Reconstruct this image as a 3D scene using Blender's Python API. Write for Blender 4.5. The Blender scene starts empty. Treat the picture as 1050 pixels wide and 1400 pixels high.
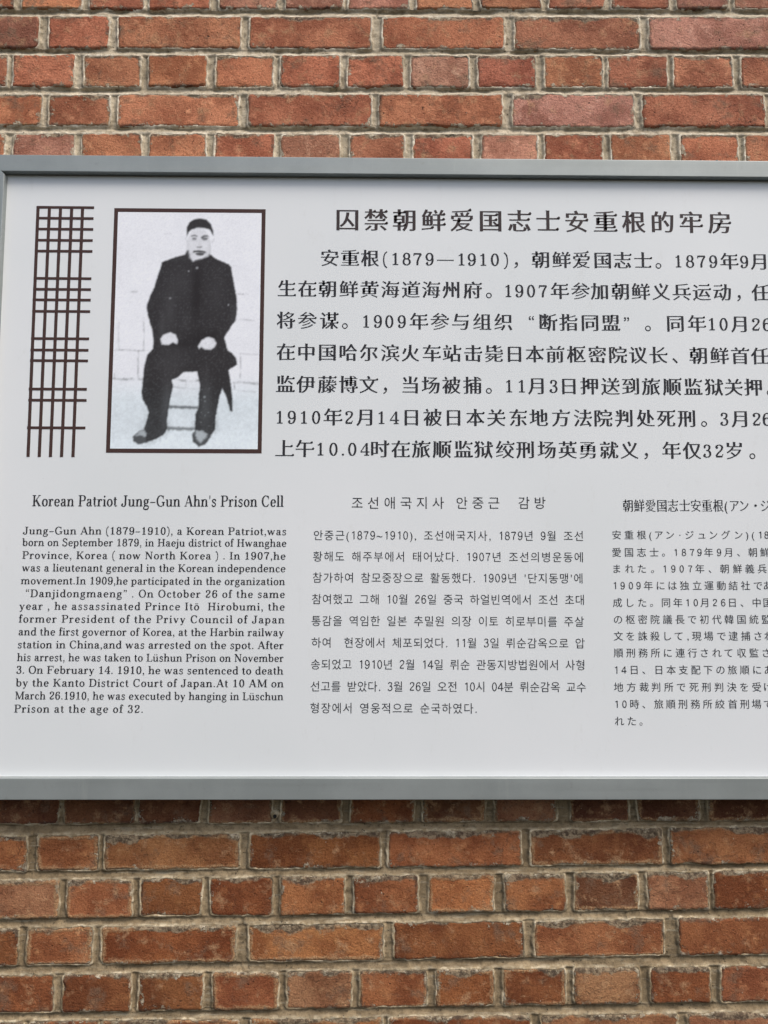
import bpy, math, random, colorsys
import numpy as np
from mathutils.geometry import delaunay_2d_cdt
from mathutils import Vector, Matrix

random.seed(7)
scene = bpy.context.scene
C = scene.collection
BASE = 1.55                       # height of the camera above the ground; sign tables below are in mm from that level

# ------------------------------------------------------------------ camera, sky, sun, exposure
cam = bpy.data.cameras.new('camera')
cam.sensor_fit = 'VERTICAL'; cam.sensor_height = 24.0
cam.lens = 24.0 * 1058.0 / 1400.0
cam.clip_start = 0.05; cam.clip_end = 500
camo = bpy.data.objects.new('camera', cam); C.objects.link(camo)
_r = Vector((0.99994041, -0.01058893, 0.00265573)); _u = Vector((-0.00357452, -0.0877177, 0.99613896)); _f = Vector((0.01031509, 0.99608909, 0.08775032))
camo.matrix_world = Matrix(((_r.x, _u.x, -_f.x, 0), (_r.y, _u.y, -_f.y, -1.31), (_r.z, _u.z, -_f.z, BASE), (0, 0, 0, 1)))
scene.camera = camo

SUN_EL, SUN_AZ = 56.0, 136.0      # azimuth clockwise from +Y (the wall faces -Y)
world = bpy.data.worlds.new('World'); scene.world = world; world.use_nodes = True
wn = world.node_tree; wn.nodes.clear()
sky = wn.nodes.new('ShaderNodeTexSky'); sky.sky_type = 'NISHITA'; sky.sun_disc = False
sky.sun_elevation = math.radians(SUN_EL); sky.sun_rotation = math.radians(SUN_AZ)
sky.air_density = 1.2; sky.dust_density = 4.0; sky.ozone_density = 1.0
bg = wn.nodes.new('ShaderNodeBackground'); bg.inputs['Strength'].default_value = 0.10
wo = wn.nodes.new('ShaderNodeOutputWorld')
wn.links.new(sky.outputs[0], bg.inputs[0]); wn.links.new(bg.outputs[0], wo.inputs[0])
sun = bpy.data.lights.new('sun', 'SUN'); sun.energy = 1.4; sun.angle = math.radians(28); sun.color = (1.0, 0.955, 0.895)
suno = bpy.data.objects.new('sun', sun); C.objects.link(suno)
_az, _el = math.radians(SUN_AZ), math.radians(SUN_EL)
_d = Vector((math.sin(_az) * math.cos(_el), math.cos(_az) * math.cos(_el), math.sin(_el)))
suno.location = (0, -3, 4); suno.rotation_euler = _d.to_track_quat('Z', 'Y').to_euler()
scene.view_settings.view_transform = 'Standard'; scene.view_settings.look = 'None'
scene.view_settings.exposure = 0.76; scene.view_settings.gamma = 1.0
scene.cycles.use_denoising = True
scene.cycles.max_bounces = 6

# ------------------------------------------------------------------ measured layout (millimetres on the sign / on the wall)
BRICK_ROWS = [
[(-787,-676,1055.5,1120.1),(-662,-553,1056.8,1121.5),(-535,-437,1058.2,1122.9),(-425,-314,1059.5,1124.2),(-297,-187,1060.8,1125.7),(-173,-66,1062.2,1127.1),(-54,58,1063.5,1128.5),(73,177,1064.9,1129.9),(192,306,1066.2,1131.3),(320,425,1067.6,1132.7),(438,548,1068.9,1134.1),(560,659,1070.2,1135.5),(670,782,1071.4,1136.8)],
[(-861,-629,978.4,1040.2),(-610,-500,980.0,1042.1),(-482,-256,981.6,1043.9),(-238,-12,983.6,1046.3),(9,235,985.6,1048.7),(256,490,987.7,1051.2),(508,756,989.9,1053.7)],
[(-790,-684,902.9,964.1),(-673,-562,903.9,965.2),(-542,-438,905.0,966.4),(-424,-317,905.9,967.5),(-299,-194,907.0,968.7),(-179,-71,908.0,969.8),(-56,47,908.9,970.9),(62,169,909.9,972.0),(187,292,911.0,973.2),(311,418,912.0,974.3),(429,540,913.0,975.4),(552,662,914.0,976.5),(678,785,915.0,977.7)],
[(-846,-618,827.4,887.3),(-603,-493,828.8,889.1),(-476,-256,830.2,891.0),(-238,-12,832.0,893.4),(4,231,833.9,895.9),(250,475,835.7,898.4),(492,719,837.6,900.8),(735,847,839.0,902.7)],
[(-789,-682,751.2,812.6),(-666,-555,751.9,813.5),(-541,-433,752.5,814.4),(-417,-315,753.2,815.2),(-297,-190,753.9,816.1),(-176,-70,754.6,816.9),(-50,49,755.2,817.8),(67,175,755.9,818.6),(192,296,756.6,819.5),(308,416,757.3,820.4),(431,541,757.9,821.2),(560,666,758.6,822.1),(680,789,759.3,823.0)],
[(-654,-537,-412.9,-347.9),(-526,-408,-412.4,-347.4),(-400,-297,-411.9,-347.0),(-282,-175,-411.4,-346.5),(-160,-58,-411.0,-346.1),(-41,66,-410.5,-345.7),(82,188,-410.0,-345.2),(205,310,-409.5,-344.8),(335,434,-408.9,-344.3),(449,555,-408.5,-343.9),(571,680,-408.0,-343.4)],
[(-693,-588,-490.7,-433.5),(-569,-468,-489.5,-432.2),(-456,-229,-487.8,-430.2),(-213,9,-485.4,-427.4),(23,249,-483.1,-424.7),(265,489,-480.7,-422.0),(504,733,-478.3,-419.3)],
[(-641,-531,-566.9,-505.6),(-517,-408,-565.4,-504.1),(-394,-291,-564.0,-502.7),(-277,-173,-562.6,-501.4),(-157,-50,-561.1,-499.9),(-35,73,-559.6,-498.5),(91,202,-558.1,-497.0),(220,323,-556.6,-495.6),(338,447,-555.2,-494.2),(462,566,-553.7,-492.8),(576,686,-552.3,-491.4)],
[(-698,-596,-642.5,-582.9),(-581,-473,-641.0,-581.5),(-456,-233,-638.8,-579.3),(-211,15,-635.8,-576.4),(33,251,-632.8,-573.5),(270,489,-629.9,-570.7),(514,739,-626.9,-567.8)],
[(-640,-534,-717.0,-657.0),(-518,-406,-715.6,-655.8),(-392,-286,-714.1,-654.7),(-269,-161,-712.7,-653.5),(-146,-39,-711.3,-652.3),(-24,88,-709.9,-651.2),(104,200,-708.5,-650.0),(216,319,-707.1,-649.0),(336,445,-705.7,-647.8),(464,564,-704.3,-646.6),(583,686,-702.9,-645.5)],
[(-696,-582,-793.2,-731.4),(-570,-459,-792.0,-730.3),(-450,-222,-790.2,-728.7),(-204,13,-787.8,-726.6),(25,261,-785.4,-724.5),(278,507,-782.9,-722.4),(524,750,-780.5,-720.2)]]
CHINESE_HEADING = ('囚禁朝鲜爱国志士安重根的牢房', [-52.6, -1.8, 49.1, 99.9, 150.8, 201.8, 252.8, 303.8, 354.9, 406.0, 457.1, 508.3, 559.5, 610.8], 636.9, 636.6)
CHINESE_LINES = [
('安重根(1879—1910)，朝鲜爱国志士。1879年9月2',[-83.5,-47.8,-12.0,14.7,32.7,52.6,72.0,93.1,121.1,149.6,167.8,188.1,208.8,228.2,246.4,290.1,326.4,362.3,400.0,435.1,471.5,498.9,534.5,555.3,575.7,596.6,624.8,651.8,679.2,702.2],566.7,565.4),
('生在朝鲜黄海道海州府。1907年参加朝鲜义兵运动，任',[-158.4,-122.4,-86.4,-49.6,-13.1,23.4,59.9,95.5,131.6,168.6,197.5,231.9,251.3,272.0,293.1,322.4,359.1,393.6,430.3,465.7,502.4,538.3,574.2,610.6,640.1,679.1],510.5,508.6),
('将参谋。1909年参与组织“断指同盟”。同年10月26日',[-159.3,-121.8,-83.3,-55.6,-18.4,2.1,22.2,44.0,73.6,110.4,147.6,185.4,222.7,272.0,300.8,337.3,375.1,411.7,439.6,477.1,525.8,563.3,590.4,611.1,640.1,668.1,687.6,715.6],453.2,451.4),
('在中国哈尔滨火车站击毙日本前枢密院议长、朝鲜首任',[-158.5,-122.4,-85.8,-49.6,-13.5,23.6,59.0,96.1,131.5,168.6,205.0,241.3,276.8,312.7,349.5,386.8,422.4,458.4,494.0,523.2,564.8,601.3,637.9,673.6],396.5,393.9),
('监伊藤博文，当场被捕。11月3日押送到旅顺监狱关押。',[-158.6,-122.6,-85.7,-49.3,-13.6,15.2,59.0,94.7,130.8,167.4,195.9,231.2,253.4,280.2,308.8,335.6,371.9,408.2,444.1,479.5,516.7,553.1,589.9,624.2,659.3,687.6],339.3,337.9),
('1910年2月14日被日本关东地方法院判处死刑。3月26日',[-167.1,-146.4,-125.3,-104.2,-75.5,-47.2,-18.5,9.0,31.4,60.6,97.9,133.9,172.0,208.1,246.3,282.4,320.6,358.8,394.1,431.2,468.6,504.4,540.6,570.5,605.9,634.5,662.7,680.6,708.4],281.6,282.1),
('上午10.04时在旅顺监狱绞刑场英勇就义，年仅32岁。',[-158.3,-123.4,-96.1,-73.8,-57.3,-41.3,-19.5,5.8,42.1,77.5,113.8,150.5,185.5,223.2,258.3,295.5,331.5,367.0,403.1,439.1,467.9,511.7,547.8,574.1,595.4,621.7,652.8],226.1,225.7)]
ENGLISH_HEADING = ("Korean Patriot Jung–Gun Ahn's Prison Cell", -587.3, -158.4, 124.4, 125.0)
ENGLISH_LINES = [
('Jung–Gun Ahn (1879–1910), a Korean Patriot,was', -601.3, -153.4, 76.4, 76.4),
('born on September 1879, in Haeju district of Hwanghae', -601.4, -152.6, 56.5, 56.4),
('Province, Korea ( now North Korea ) . In 1907,he', -600.4, -153.8, 34.7, 34.5),
('was a lieutenant general in the Korean independence', -600.0, -153.5, 13.4, 13.2),
('movement.In 1909,he participated in the organization', -601.0, -154.2, -8.3, -8.6),
('“Danjidongmaeng” . On October 26 of the same', -591.8, -153.9, -29.9, -30.3),
('year , he assassinated Prince Itō  Hirobumi, the', -601.5, -154.0, -51.1, -51.5),
('former President of the Privy Council of Japan', -601.5, -154.2, -72.6, -73.1),
('and the first governor of Korea, at the Harbin railway', -601.0, -154.9, -94.0, -94.6),
('station in China,and was arrested on the spot. After', -601.5, -155.1, -115.4, -116.1),
('his arrest, he was taken to Lüshun Prison on November', -601.6, -154.8, -136.7, -137.5),
('3. On February 14. 1910, he was sentenced to death', -602.1, -155.0, -157.5, -158.4),
('by the Kanto District Court of Japan.At 10 AM on', -602.1, -154.2, -178.7, -179.6),
('March 26.1910, he was executed by hanging in Lüschun', -602.1, -154.4, -199.9, -200.9),
('Prison at the age of 32.', -602.6, -388.7, -221.5, -221.9)]
KOREAN_HEADING = ('조선애국지사안중근감방', [-31.2, -3.5, 24.8, 52.6, 80.3, 107.6, 148.4, 176.2, 203.6, 255.4, 282.8], 132.2, 133.4)
KOREAN_LINES = [
('안중근(1879~1910), 조선애국지사, 1879년 9월 조선', -107.1, 357.2, 76.4, 76.5),
('황해도 해주부에서 태어났다. 1907년 조선의병운동에', -107.6, 356.5, 40.2, 40.2),
("참가하여 참모중장으로 활동했다. 1909년 '단지동맹'에", -107.7, 354.8, 4.2, 4.1),
('참여했고 그해 10월 26일 중국 하얼빈역에서 조선 초대', -108.3, 356.4, -32.1, -32.4),
('통감을 역임한 일본 추밀원 의장 이토 히로부미를 주살', -108.8, 354.7, -68.6, -69.1),
('하여  현장에서 체포되었다. 11월 3일 뤼순감옥으로 압', -108.4, 355.0, -105.0, -105.6),
('송되었고 1910년 2월 14일 뤼순 관동지방법원에서 사형', -109.0, 355.2, -141.3, -141.9),
('선고를 받았다. 3월 26일 오전 10시 04분 뤼순감옥 교수', -109.0, 355.8, -177.8, -178.6),
('형장에서 영웅적으로 순국하였다.', -109.6, 172.0, -213.6, -214.2)]
JAPANESE_HEADING = ('朝鮮愛国志士安重根(アン・ジュ', [434.2, 453.2, 473.1, 492.7, 511.7, 531.7, 551.3, 570.3, 590.3, 603.6, 617.8, 634.6, 654.9, 671.7, 690.8], 129.1, 130.0)
JAPANESE_LINES = [
('安重根(アン·ジュングン)(18',[413.1,434.5,456.0,471.4,485.6,504.8,522.2,538.6,560.0,579.6,601.1,623.2,638.1,648.5,660.8,671.9],78.5,79.4),
('愛国志士。1879年9月、朝鮮',[412.4,433.8,455.2,476.9,492.9,514.0,528.2,542.4,555.0,570.7,588.7,605.4,622.1,647.0,667.5],48.7,49.5),
('まれた。1907年、朝鮮義兵',[411.7,434.0,455.0,473.3,494.3,509.1,523.5,538.3,554.6,571.9,597.4,619.5,640.5,662.0],20.6,21.3),
('1909年には独立運動結社であ',[408.2,421.4,435.5,448.6,465.3,486.3,506.6,527.3,549.0,569.4,590.7,611.1,632.2,653.6,670.2],-8.0,-7.4),
('成した。同年10月26日、中国',[411.9,432.6,454.1,470.1,494.8,515.2,531.7,545.8,561.5,578.7,592.8,608.5,624.8,650.2,669.0],-36.9,-36.3),
('の枢密院議長で初代韓国統監',[412.2,433.1,454.3,475.2,496.5,517.7,538.7,559.6,580.9,601.8,623.1,644.4,665.4],-65.3,-64.7),
('文を誅殺して,現場で逮捕され',[412.1,432.7,453.6,474.4,495.0,515.0,530.6,545.5,565.8,587.7,608.0,629.2,650.2,668.9],-93.3,-92.8),
('順刑務所に連行されて収監さ',[411.5,432.6,453.4,474.6,495.4,516.6,537.5,557.7,578.9,599.1,621.0,642.2,663.1],-121.5,-121.1),
('14日、日本支配下の旅順にあ',[407.1,420.1,437.5,453.6,479.4,500.2,521.0,542.1,563.0,584.1,604.3,625.2,646.3,666.0],-149.9,-149.5),
('地方裁判所で死刑判決を受け',[410.4,432.1,453.5,473.9,495.6,516.4,538.1,559.2,580.6,602.3,623.4,644.6,663.8],-178.5,-178.2),
('10時、旅順刑務所絞首刑場で',[406.3,419.6,436.6,452.1,477.7,497.9,518.6,539.6,560.4,581.1,602.8,623.3,643.1,662.7],-206.7,-206.5),
('れた。',[410.3,431.3,446.7],-234.8,-234.8)]
LATTICE_V = [(-599.5,-598.0),(-579.4,-578.9),(-559.8,-559.8),(-540.1,-540.8),(-521.0,-521.2)]
LATTICE_H = [(655.3,-500.7),(635.3,-501.0),(615.4,-500.8),(595.0,-501.0),(575.2,-500.8),(525.7,-501.0),(506.0,-500.8),(487.0,-500.6),(466.4,-500.8),(417.6,-501.0),(397.2,-501.3),(378.4,-501.5),(328.1,-501.6),(308.5,-501.4),(260.2,-501.6)]
PORTRAIT_SHAPES = {
'coat':[(-334.8,578.8),(-338.6,570.7),(-354.7,566.3),(-378.6,556.4),(-379.8,549.4),(-385.9,529.9),(-390.7,510.5),(-397.0,496.6),(-403.2,477.2),(-399.9,458.0),(-396.4,447.3),(-391.1,429.5),(-389.3,413.1),(-389.5,400.8),(-399.3,389.8),(-404.0,369.4),(-405.9,344.9),(-407.3,320.6),(-404.8,309.8),(-397.9,299.0),(-393.6,288.3),(-397.1,272.1),(-401.5,260.0),(-396.5,250.7),(-396.6,237.3),(-380.4,241.4),(-367.4,248.1),(-361.1,258.9),(-361.5,275.0),(-359.5,296.5),(-356.1,318.1),(-352.6,334.4),(-355.5,345.2),(-346.3,349.3),(-335.9,358.9),(-312.0,360.4),(-309.1,348.2),(-306.1,334.6),(-308.4,318.4),(-307.9,296.8),(-312.9,286.0),(-313.6,259.1),(-312.2,255.1),(-301.7,256.5),(-290.9,249.8),(-284.3,249.8),(-277.9,259.3),(-278.3,275.4),(-276.0,291.5),(-272.5,313.2),(-267.5,330.8),(-260.6,315.9),(-253.5,291.7),(-249.5,289.0),(-248.8,294.4),(-250.0,318.7),(-253.1,340.3),(-256.8,363.4),(-251.0,367.5),(-242.6,373.0),(-244.7,385.3),(-251.5,393.4),(-259.6,398.8),(-262.5,408.4),(-266.0,422.1),(-259.0,433.1),(-252.5,444.1),(-246.8,451.0),(-244.5,470.0),(-246.0,494.8),(-250.7,517.0),(-254.4,536.4),(-255.9,547.5),(-260.1,553.1),(-272.3,558.6),(-284.6,564.1),(-292.8,571.0),(-295.5,572.9),(-298.1,568.2),(-308.8,563.9),(-319.5,561.0),(-323.5,558.8),(-329.0,565.1),(-331.2,577.7)],
'hair':[(-335.9,603.4),(-336.6,619.7),(-332.0,629.6),(-324.0,635.3),(-313.2,637.3),(-302.4,635.4),(-294.0,627.1),(-289.7,615.8),(-289.0,605.2),(-291.7,608.8),(-295.1,615.8),(-304.7,619.1),(-318.2,619.3),(-327.6,616.4),(-332.9,611.3)],
'hand':[(-377.5,418.7),(-372.3,425.5),(-360.4,430.3),(-351.0,425.7),(-346.7,416.1),(-347.9,408.7),(-355.4,412.0),(-362.5,407.3),(-374.5,408.3)],
'hand2':[(-311.8,405.4),(-305.4,416.4),(-294.8,422.4),(-284.1,419.2),(-279.4,411.0),(-282.4,404.2),(-289.0,399.5),(-299.7,400.0),(-305.6,404.6),(-309.5,400.5)],
'shoe':[(-408.5,256.0),(-416.2,249.2),(-420.0,245.2),(-419.3,237.7),(-410.4,231.9),(-396.0,234.6),(-380.4,241.4),(-370.0,248.1),(-380.9,258.8),(-396.7,258.7)],
'toe':[(-408.5,254.6),(-400.6,256.5),(-396.0,250.7),(-399.0,245.8),(-409.6,247.4),(-414.8,246.6)],
'shoe2':[(-312.2,257.8),(-318.1,249.7),(-317.0,237.6),(-306.3,228.3),(-294.5,232.4),(-285.6,245.8),(-282.6,253.9),(-291.1,257.9)],
'toe2':[(-312.2,255.9),(-301.7,256.5),(-291.0,251.1),(-294.7,243.1),(-303.8,235.0),(-308.7,240.4),(-312.5,248.4)],
'rung':[(-360.1,300.6),(-307.9,298.9),(-307.3,294.1),(-360.0,295.4)],
'rung2':[(-362.0,263.7),(-313.4,261.8),(-313.3,256.4),(-361.9,257.5)],
'mouth':[(-323.1,577.2),(-315.9,578.1),(-309.1,577.6),(-303.2,576.5),(-301.5,574.0),(-305.8,575.1),(-311.8,575.9),(-319.9,575.5),(-323.9,574.4)],
'lip':[(-319.8,572.7),(-311.8,574.5),(-304.2,572.9),(-306.8,570.0),(-311.6,569.2),(-317.0,570.3)],
'nose':[(-317.9,585.6),(-313.3,584.8),(-308.8,586.0),(-309.3,583.5),(-313.3,583.1),(-317.4,583.4)],
'browl':[(-328.1,605.2),(-322.0,606.9),(-317.3,604.4),(-317.8,603.3),(-322.7,604.9),(-327.6,603.5)],
'browr':[(-310.5,602.5),(-305.7,605.9),(-299.5,605.7),(-297.6,603.7),(-304.3,603.9),(-309.7,600.5)],
'eyel':[(-326.9,600.7),(-322.7,602.1),(-318.3,600.5),(-319.9,597.9),(-324.4,597.3)],
'eyer':[(-309.7,600.5),(-304.3,602.3),(-298.3,600.9),(-300.4,597.8),(-306.9,597.5)]}
PORTRAIT_LINES = [
([(-456.7,397.7),(-432.8,398.6),(-414.9,396.6),(-396.8,397.5)],1.5,0.55),
([(-457.1,347.4),(-441.7,345.8),(-428.5,346.7),(-408.6,346.0)],2.2,0.7),
([(-414.9,396.6),(-414.7,372.0),(-413.6,346.5)],1.6,0.7),
([(-407.3,454.2),(-405.9,426.7),(-405.6,397.4)],1.5,0.45),
([(-450.4,448.4),(-450.0,421.0),(-448.8,399.1)],1.2,0.35),
([(-455.8,355.5),(-454.0,347.4)],2,0.5),
([(-251.0,341.4),(-234.6,342.6),(-223.9,340.5),(-205.8,339.2)],2.2,0.75),
([(-237.6,392.1),(-236.4,367.6),(-236.7,341.8)],1.5,0.5),
([(-238.2,392.7),(-224.8,391.7),(-206.7,391.2)],1.2,0.4),
([(-247.3,340.4),(-246.3,328.2)],1.5,0.6),
([(-250.3,329.5),(-234.3,326.9),(-210.3,324.8)],1.5,0.3),
([(-354.7,346.6),(-343.6,345.3),(-324.9,343.2),(-309.0,344.6)],2.2,0.75),
([(-351.7,333.0),(-337.9,331.2),(-324.6,330.2),(-308.7,329.7)],1.8,0.4),
([(-331.0,342.6),(-329.9,331.2)],1.8,0.6),
([(-249.6,499.5),(-226.8,499.4)],1.6,0.45),
([(-244.7,454.0),(-225.9,453.0),(-208.5,451.7)],1.5,0.45),
([(-430.7,503.3),(-421.3,502.5)],2,0.45),
([(-374.7,608.7),(-363.9,609.1)],1.5,0.3),
([(-254.6,550.3),(-235.8,550.5)],1,0.2),
([(-337.2,601.5),(-336.5,595.9),(-334.9,593.6)],1.2,0.4),
([(-288.1,601.8),(-288.2,596.2),(-290.6,593.4)],1.2,0.5),
([(-291.2,594.8),(-292.0,582.2),(-294.2,572.9)],1,0.3),
([(-354.9,421.5),(-353.8,413.3)],1.2,0.6)]

PY = 0.0125        # the printed panel lies this far behind the rail fronts (Y = 0)
WY = 0.047         # brick faces
MM = 0.001

# ------------------------------------------------------------------ helpers
def empty(name, loc, parent=None):
    o = bpy.data.objects.new(name, None); C.objects.link(o); o.location = loc
    o.empty_display_size = 0.05
    if parent: o.parent = parent; o.location = Vector(loc) - parent.location
    return o

def mesh_obj(name, verts, faces, mat, parent=None, origin=(0, 0, 0), smooth=True, attrs=None):
    me = bpy.data.meshes.new(name)
    V = np.asarray(verts, dtype=np.float64) - np.array(origin)
    if isinstance(faces, np.ndarray):
        k = faces.shape[1]
        me.vertices.add(len(V)); me.vertices.foreach_set('co', V.astype(np.float32).ravel())
        me.loops.add(faces.size); me.loops.foreach_set('vertex_index', faces.astype(np.int32).ravel())
        me.polygons.add(len(faces)); me.polygons.foreach_set('loop_start', np.arange(0, faces.size, k, dtype=np.int32))
        me.polygons.foreach_set('loop_total', np.full(len(faces), k, dtype=np.int32))
        me.update(calc_edges=True)
    else:
        me.from_pydata([tuple(v) for v in V], [], faces); me.update()
    me.polygons.foreach_set('use_smooth', np.full(len(me.polygons), smooth, dtype=bool))
    if attrs:
        for k_, a in attrs.items():
            a = np.asarray(a)
            if a.ndim == 2:
                at = me.color_attributes.new(k_, 'FLOAT_COLOR', 'POINT'); at.data.foreach_set('color', a.astype(np.float32).ravel())
            else:
                at = me.attributes.new(k_, 'FLOAT', 'POINT'); at.data.foreach_set('value', a.astype(np.float32))
    me.materials.append(mat)
    o = bpy.data.objects.new(name, me); C.objects.link(o)
    o.location = origin
    if parent:
        o.parent = parent
        w = Vector((0, 0, 0)); q = parent
        while q: w += q.location; q = q.parent
        o.location = Vector(origin) - w
    return o

def _hash(ix, iz, seed):
    h = (ix.astype(np.int64) * 374761393 + iz.astype(np.int64) * 668265263 + seed * 1442695041) & 0xFFFFFFFF
    h = ((h ^ (h >> 13)) * 1274126177) & 0xFFFFFFFF
    h = (h ^ (h >> 16)) & 0xFFFFFF
    return h / float(0xFFFFFF)

def vnoise(x, z, s, seed=0, octaves=1):
    """value noise in -1..1, feature size s"""
    out = np.zeros_like(x, dtype=np.float64); amp = 1.0; tot = 0
    for o in range(octaves):
        X = x / s + 1000.37; Z = z / s + 1000.71
        ix = np.floor(X); iz = np.floor(Z); fx = X - ix; fz = Z - iz
        fx = fx * fx * (3 - 2 * fx); fz = fz * fz * (3 - 2 * fz)
        a = _hash(ix, iz, seed + o); b = _hash(ix + 1, iz, seed + o); c = _hash(ix, iz + 1, seed + o); d = _hash(ix + 1, iz + 1, seed + o)
        out += amp * ((a * (1 - fx) + b * fx) * (1 - fz) + (c * (1 - fx) + d * fx) * fz)
        tot += amp; amp *= 0.5; s = s * 0.5
    return out / tot * 2 - 1

def sstep(a, b, x):
    t = np.clip((x - a) / (b - a), 0, 1); return t * t * (3 - 2 * t)

# ------------------------------------------------------------------ materials
class NT:
    def __init__(s, name):
        s.m = bpy.data.materials.new(name); s.m.use_nodes = True; s.t = s.m.node_tree; s.t.nodes.clear()
        s.out = s.n('ShaderNodeOutputMaterial'); s.b = s.n('ShaderNodeBsdfPrincipled'); s.l(s.b.outputs[0], s.out.inputs[0])
    def n(s, t, **k):
        x = s.t.nodes.new(t)
        for a, b in k.items(): setattr(x, a, b)
        return x
    def l(s, a, b): s.t.links.new(a, b)
    def val(s, x, sock):
        if hasattr(x, 'links'): s.l(x, sock)
        else: sock.default_value = x
    def math(s, op, a, b=0.0, clamp=False):
        x = s.n('ShaderNodeMath', operation=op); x.use_clamp = clamp; s.val(a, x.inputs[0]); s.val(b, x.inputs[1]); return x.outputs[0]
    def ramp(s, x, a, b, c=0.0, d=1.0):
        m = s.n('ShaderNodeMapRange', interpolation_type='SMOOTHSTEP'); s.val(x, m.inputs[0]); s.val(a, m.inputs[1]); s.val(b, m.inputs[2]); s.val(c, m.inputs[3]); s.val(d, m.inputs[4]); return m.outputs[0]
    def mix(s, f, a, b, mode='MIX'):
        m = s.n('ShaderNodeMix', data_type='RGBA', blend_type=mode); s.val(f, m.inputs[0])
        for v, i in ((a, 6), (b, 7)):
            if hasattr(v, 'links'): s.l(v, m.inputs[i])
            else: m.inputs[i].default_value = (*v, 1)
        return m.outputs[2]
    def noise(s, vec, scale, detail=4, rough=0.55, w=None, stretch=None):
        if stretch:
            mp = s.n('ShaderNodeMapping'); s.l(vec, mp.inputs[0]); mp.inputs['Scale'].default_value = stretch; vec = mp.outputs[0]
        x = s.n('ShaderNodeTexNoise', noise_dimensions='4D' if w is not None else '3D'); s.l(vec, x.inputs['Vector'])
        x.inputs['Scale'].default_value = scale; x.inputs['Detail'].default_value = detail; x.inputs['Roughness'].default_value = rough
        if w is not None: s.val(w, x.inputs['W'])
        return x.outputs[0]
    def attr(s, name, fac=True):
        a = s.n('ShaderNodeAttribute', attribute_name=name); return a.outputs['Fac'] if fac else a.outputs['Color']
    def bump(s, h, dist, strength=1.0, prev=None):
        b = s.n('ShaderNodeBump'); b.inputs['Strength'].default_value = strength; b.inputs['Distance'].default_value = dist
        s.l(h, b.inputs['Height'])
        if prev: s.l(prev, b.inputs['Normal'])
        return b.outputs[0]
    def set(s, **k):
        for a, v in k.items():
            sock = s.b.inputs[a.replace('_', ' ')]
            if hasattr(v, 'links'): s.l(v, sock)
            else: sock.default_value = (*v, 1) if isinstance(v, tuple) else v

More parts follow.
